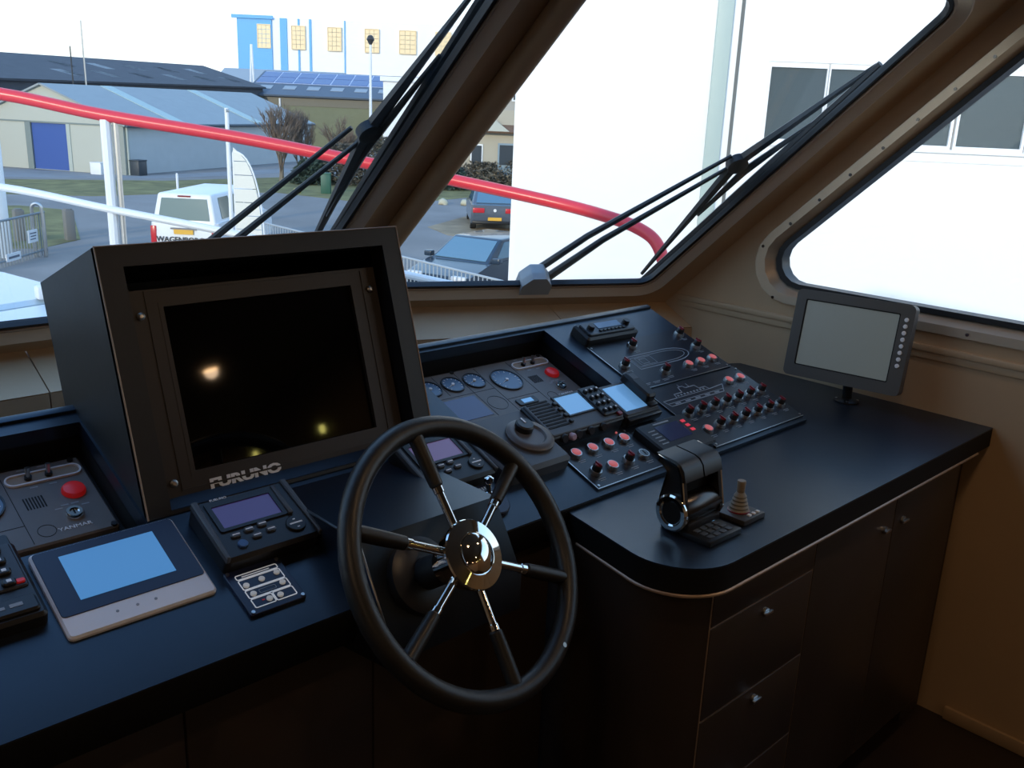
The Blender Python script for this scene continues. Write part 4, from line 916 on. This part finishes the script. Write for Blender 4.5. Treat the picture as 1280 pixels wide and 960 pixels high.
def bush(x, y, r, h, label, seed, m, nm='hedge'):
    rn = random.Random(seed); t = thing(nm, label, 'bush', T(x, y, GZ)); g = G()
    for k in range(2600):
        a = rn.uniform(0, 2*PI); q = math.sqrt(rn.random()); z = rn.random(); rr = r*q*(1-.55*z**2)
        p = Vector((rr*math.cos(a), rr*math.sin(a), .05+h*z)); s = rn.uniform(.07, .17); u_ = Vector((rn.uniform(-1, 1), rn.uniform(-1, 1), rn.uniform(-1, 1))).normalized(); v_ = u_.orthogonal().normalized()
        g.faces([p-u_*s, p+v_*s*.4, p+u_*s, p-v_*s*.4], [(0, 1, 2, 3)])
    o = obj('foliage', g, m, t); o['kind'] = 'stuff'
    obj('stems', G().tube([(0, 0, 0), (.1, 0, h*.6)], .06, 5).tube([(0, 0, 0), (-.3, .1, h*.6)], .05, 5).tube([(0, 0, 0), (.2, -.2, h*.5)], .05, 5), bark2, t)
hm = mat('brown_leaves', (.10, .082, .055), .9, var=.4, vscale=3); hg = mat('dark_evergreen', (.035, .055, .035), .9, var=.3, vscale=3)
bush(28.6, 46.4, 1.3, 1.3, 'low dark evergreen bush under the left bare tree', 4, hg); bush(30.2, 45.6, 1.6, 2.2, 'brownish bush right of the dark evergreen one', 5, hm); bush(32.2, 44.8, 1.7, 2.6, 'tall brownish bush behind the green cabinet', 6, hm)
bush(34.6, 43.6, 1.8, 3.0, 'green brown bush hidden partly by the wiper pivot', 7, hg); bush(36.4, 40.9, 1.9, 1.5, 'brown hedge under the cream house window', 8, hm); bush(38.2, 39.2, 1.9, 1.7, 'brown hedge next to the corner of the white building', 9, hm)
bush(34.2, 41.6, 1.6, 1.3, 'dark hedge left of the cream house', 10, hg)

# ------------------------------------------------------------------ vehicles
def lerp4(q, u, v): a, b, c, d = map(Vector, q); return (a*(1-u)+b*u)*(1-v)+(d*(1-u)+c*u)*v
def pane_on(q, u0, u1, v0, v1, th): return G().quad3(lerp4(q, u0, v0), lerp4(q, u1, v0), lerp4(q, u1, v1), lerp4(q, u0, v1), th)
tyre = mat('tyre', (.012, .012, .012), .8); carglass = mat('car_glass', (.10, .16, .19), .05, spec=.8); orange = mat('orange_plate', (.75, .42, .05), .5)
tail = mat('tail_lamp', (.45, .02, .03), .25, emit=(.8, .05, .05), es=.15)
def car(name, label, cat, x, y, hx, hy, body, cab_, Wd, belt, roofz, paint, glassm):
    """body: side outline (x, z) of the lower body; cab_: (rear belt, front belt, rear roof, front roof) x positions; nose points to +x"""
    t = thing(name, label, cat, facing(x, y, hx, hy))
    b = G().prism(body, -Wd/2+.06, Wd/2-.06, m=fr((0, 0, 0), (1, 0, 0), (0, 0, 1)))
    b = bmesh.new(); pts = [(p[0], p[1]) for p in body]; n = len(pts)
    rows = [[(p[0]*k, yy, belt+(p[1]-belt)*(1-.0*(1-k))) for p in pts] for yy, k in ((-Wd/2, .965), (-Wd/2+.09, 1), (Wd/2-.09, 1), (Wd/2, .965))]
    vs = [[b.verts.new(p) for p in r] for r in rows]
    for i in range(3):
        for j in range(n): b.faces.new((vs[i][j], vs[i][(j+1) % n], vs[i+1][(j+1) % n], vs[i+1][j]))
    b.faces.new(vs[0]); b.faces.new(vs[3][::-1])
    g = G(); g.bm.free(); g.bm = b; obj('body', g, paint, t, ang=28)
    rb, fb, rr_, fr_ = cab_; w0, w1 = Wd/2-.05, Wd/2-.20
    B = [(rb, -w0, belt-.02), (fb, -w0, belt-.02), (fb, w0, belt-.02), (rb, w0, belt-.02)]; Tp = [(rr_, -w1, roofz), (fr_, -w1, roofz), (fr_, w1, roofz), (rr_, w1, roofz)]
    g = G().faces(B+Tp, [(0, 1, 2, 3), (4, 7, 6, 5), (0, 4, 5, 1), (1, 5, 6, 2), (2, 6, 7, 3), (3, 7, 4, 0)])
    bmesh.ops.recalc_face_normals(g.bm, faces=g.bm.faces[:]); bmesh.ops.bevel(g.bm, geom=[e for e in g.bm.edges if max(v.co.z for v in e.verts) > belt+.1], offset=.06, segments=3, affect='EDGES', profile=.5)
    obj('cabin', g, paint, t)
    obj('rear_window', pane_on([B[3], B[0], Tp[0], Tp[3]], .09, .91, .12, .84, .015), glassm, t)
    obj('windscreen', pane_on([B[1], B[2], Tp[2], Tp[1]], .06, .94, .10, .90, .015), glassm, t)
    for q in ([B[0], B[1], Tp[1], Tp[0]], [B[2], B[3], Tp[3], Tp[2]]):
        for u0, u1 in ((.12, .34), (.37, .62), (.65, .90)): obj('side_window', pane_on(q, u0, u1, .14, .86, .015), glassm, t)
    x0, x1 = min(p[0] for p in body), max(p[0] for p in body)
    for xx in (x0+.85, x1-.85):
        for yy in (-1, 1):
            wl = obj('wheel', G().cyl(0, 0, -.11, .11, .32, 20, bev=.03), tyre, t, T(xx, yy*(Wd/2-.12), .32) @ RX(90)); obj('wheel_rim', G().cyl(0, 0, -.115, .115, .19, 14), steel, wl)
    return t, x0, x1
# white van
vb = [(-2.40, .35), (2.35, .35), (2.45, .75), (2.30, 1.05), (1.75, 1.18), (-2.42, 1.18), (-2.45, .7)]
t, x0, x1 = car('white_van', 'white van seen from behind, parked ashore below the rail', 'van', 13.02, 26.6, .73, .683, vb, (-2.40, 1.85, -2.28, 1.05), 1.90, 1.16, 1.95, whitepaint, mat('green_tint_glass', (.14, .20, .19), .06, spec=.8))
for yy in (-1, 1): obj('tail_lamp', G().box(-2.47, -2.40, yy*.86-.08, yy*.86+.08, .55, 1.06, .02), tail, t)
obj('number_plate', G().box(-2.49, -2.45, -.27, .27, .86, .99), orange, t); obj('rear_bumper', G().box(-2.55, -2.38, -.92, .92, .34, .55, .04), mat('grey_bumper', (.2, .2, .2)), t)
obj('brake_lamp', G().box(-2.32, -2.26, -.18, .18, 1.86, 1.90), darkred, t); obj('plate_bar', G().box(-2.50, -2.44, -.36, .36, .99, 1.03), mat('grey_bumper', (.2, .2, .2)), t)
text('WAGENBORG', .20, mat('black_letters', (.02, .02, .025)), t, fr((-2.475, .10, .70), (0, -1, 0), (0, 0, 1)), sx=1.05, bold=.004, ext=.004)
# grey saloon seen from behind, further away
cb = [(-2.35, .30), (2.25, .28), (2.38, .55), (2.25, .78), (1.2, .93), (-1.6, 1.0), (-2.30, .98), (-2.40, .60)]
gp = mat('grey_blue_paint', (.075, .090, .115), .25, coat=.6)
hd = Vector((.62, .785)); bx, by = 24.15, 26.35
t, x0, x1 = car('grey_saloon_car', 'grey saloon car seen from behind on the muddy verge', 'car', bx+hd.x*2.4, by+hd.y*2.4, hd.x, hd.y, cb, (-1.85, 1.25, -1.05, .35), 1.80, .97, 1.46, gp, mat('blue_tint_glass', (.10, .19, .26), .05, spec=.8))
for yy in (-1, 1): obj('tail_lamp', G().box(-2.41, -2.30, yy*.62-.22, yy*.62+.22, .70, .88, .02), tail, t)
obj('number_plate', G().box(-2.43, -2.38, -.26, .26, .42, .54), orange, t); obj('emblem', G().cyl(0, 0, -.02, .02, .06, 12), silver, t, T(-2.39, 0, .80) @ RY(90)); obj('rear_bumper', G().box(-2.45, -2.3, -.86, .86, .28, .40, .03), black, t)
# dark blue car close to the railing
bp = mat('dark_blue_paint', (.016, .034, .060), .2, coat=.4)
t, x0, x1 = car('blue_car', 'dark blue car behind the quay railing, nose to the left', 'car', 15.75, 17.6, -.95, -.30, [(-2.0, .30), (2.1, .28), (2.2, .55), (2.1, .74), (1.15, .95), (-1.75, .98), (-2.05, .9), (-2.1, .60)], (-1.95, 1.15, -1.35, .25), 1.78, .96, 1.45, bp, mat('sky_tint_glass', (.11, .22, .30), .04, spec=.9))
for yy in (-1, 1): obj('head_lamp', G().box(2.0, 2.16, yy*.62-.2, yy*.62+.2, .62, .76, .03), silver, t); obj('door_mirror', G().box(.85, 1.05, yy*.98-.1, yy*.98+.1, .96, 1.10, .03), bp, t)
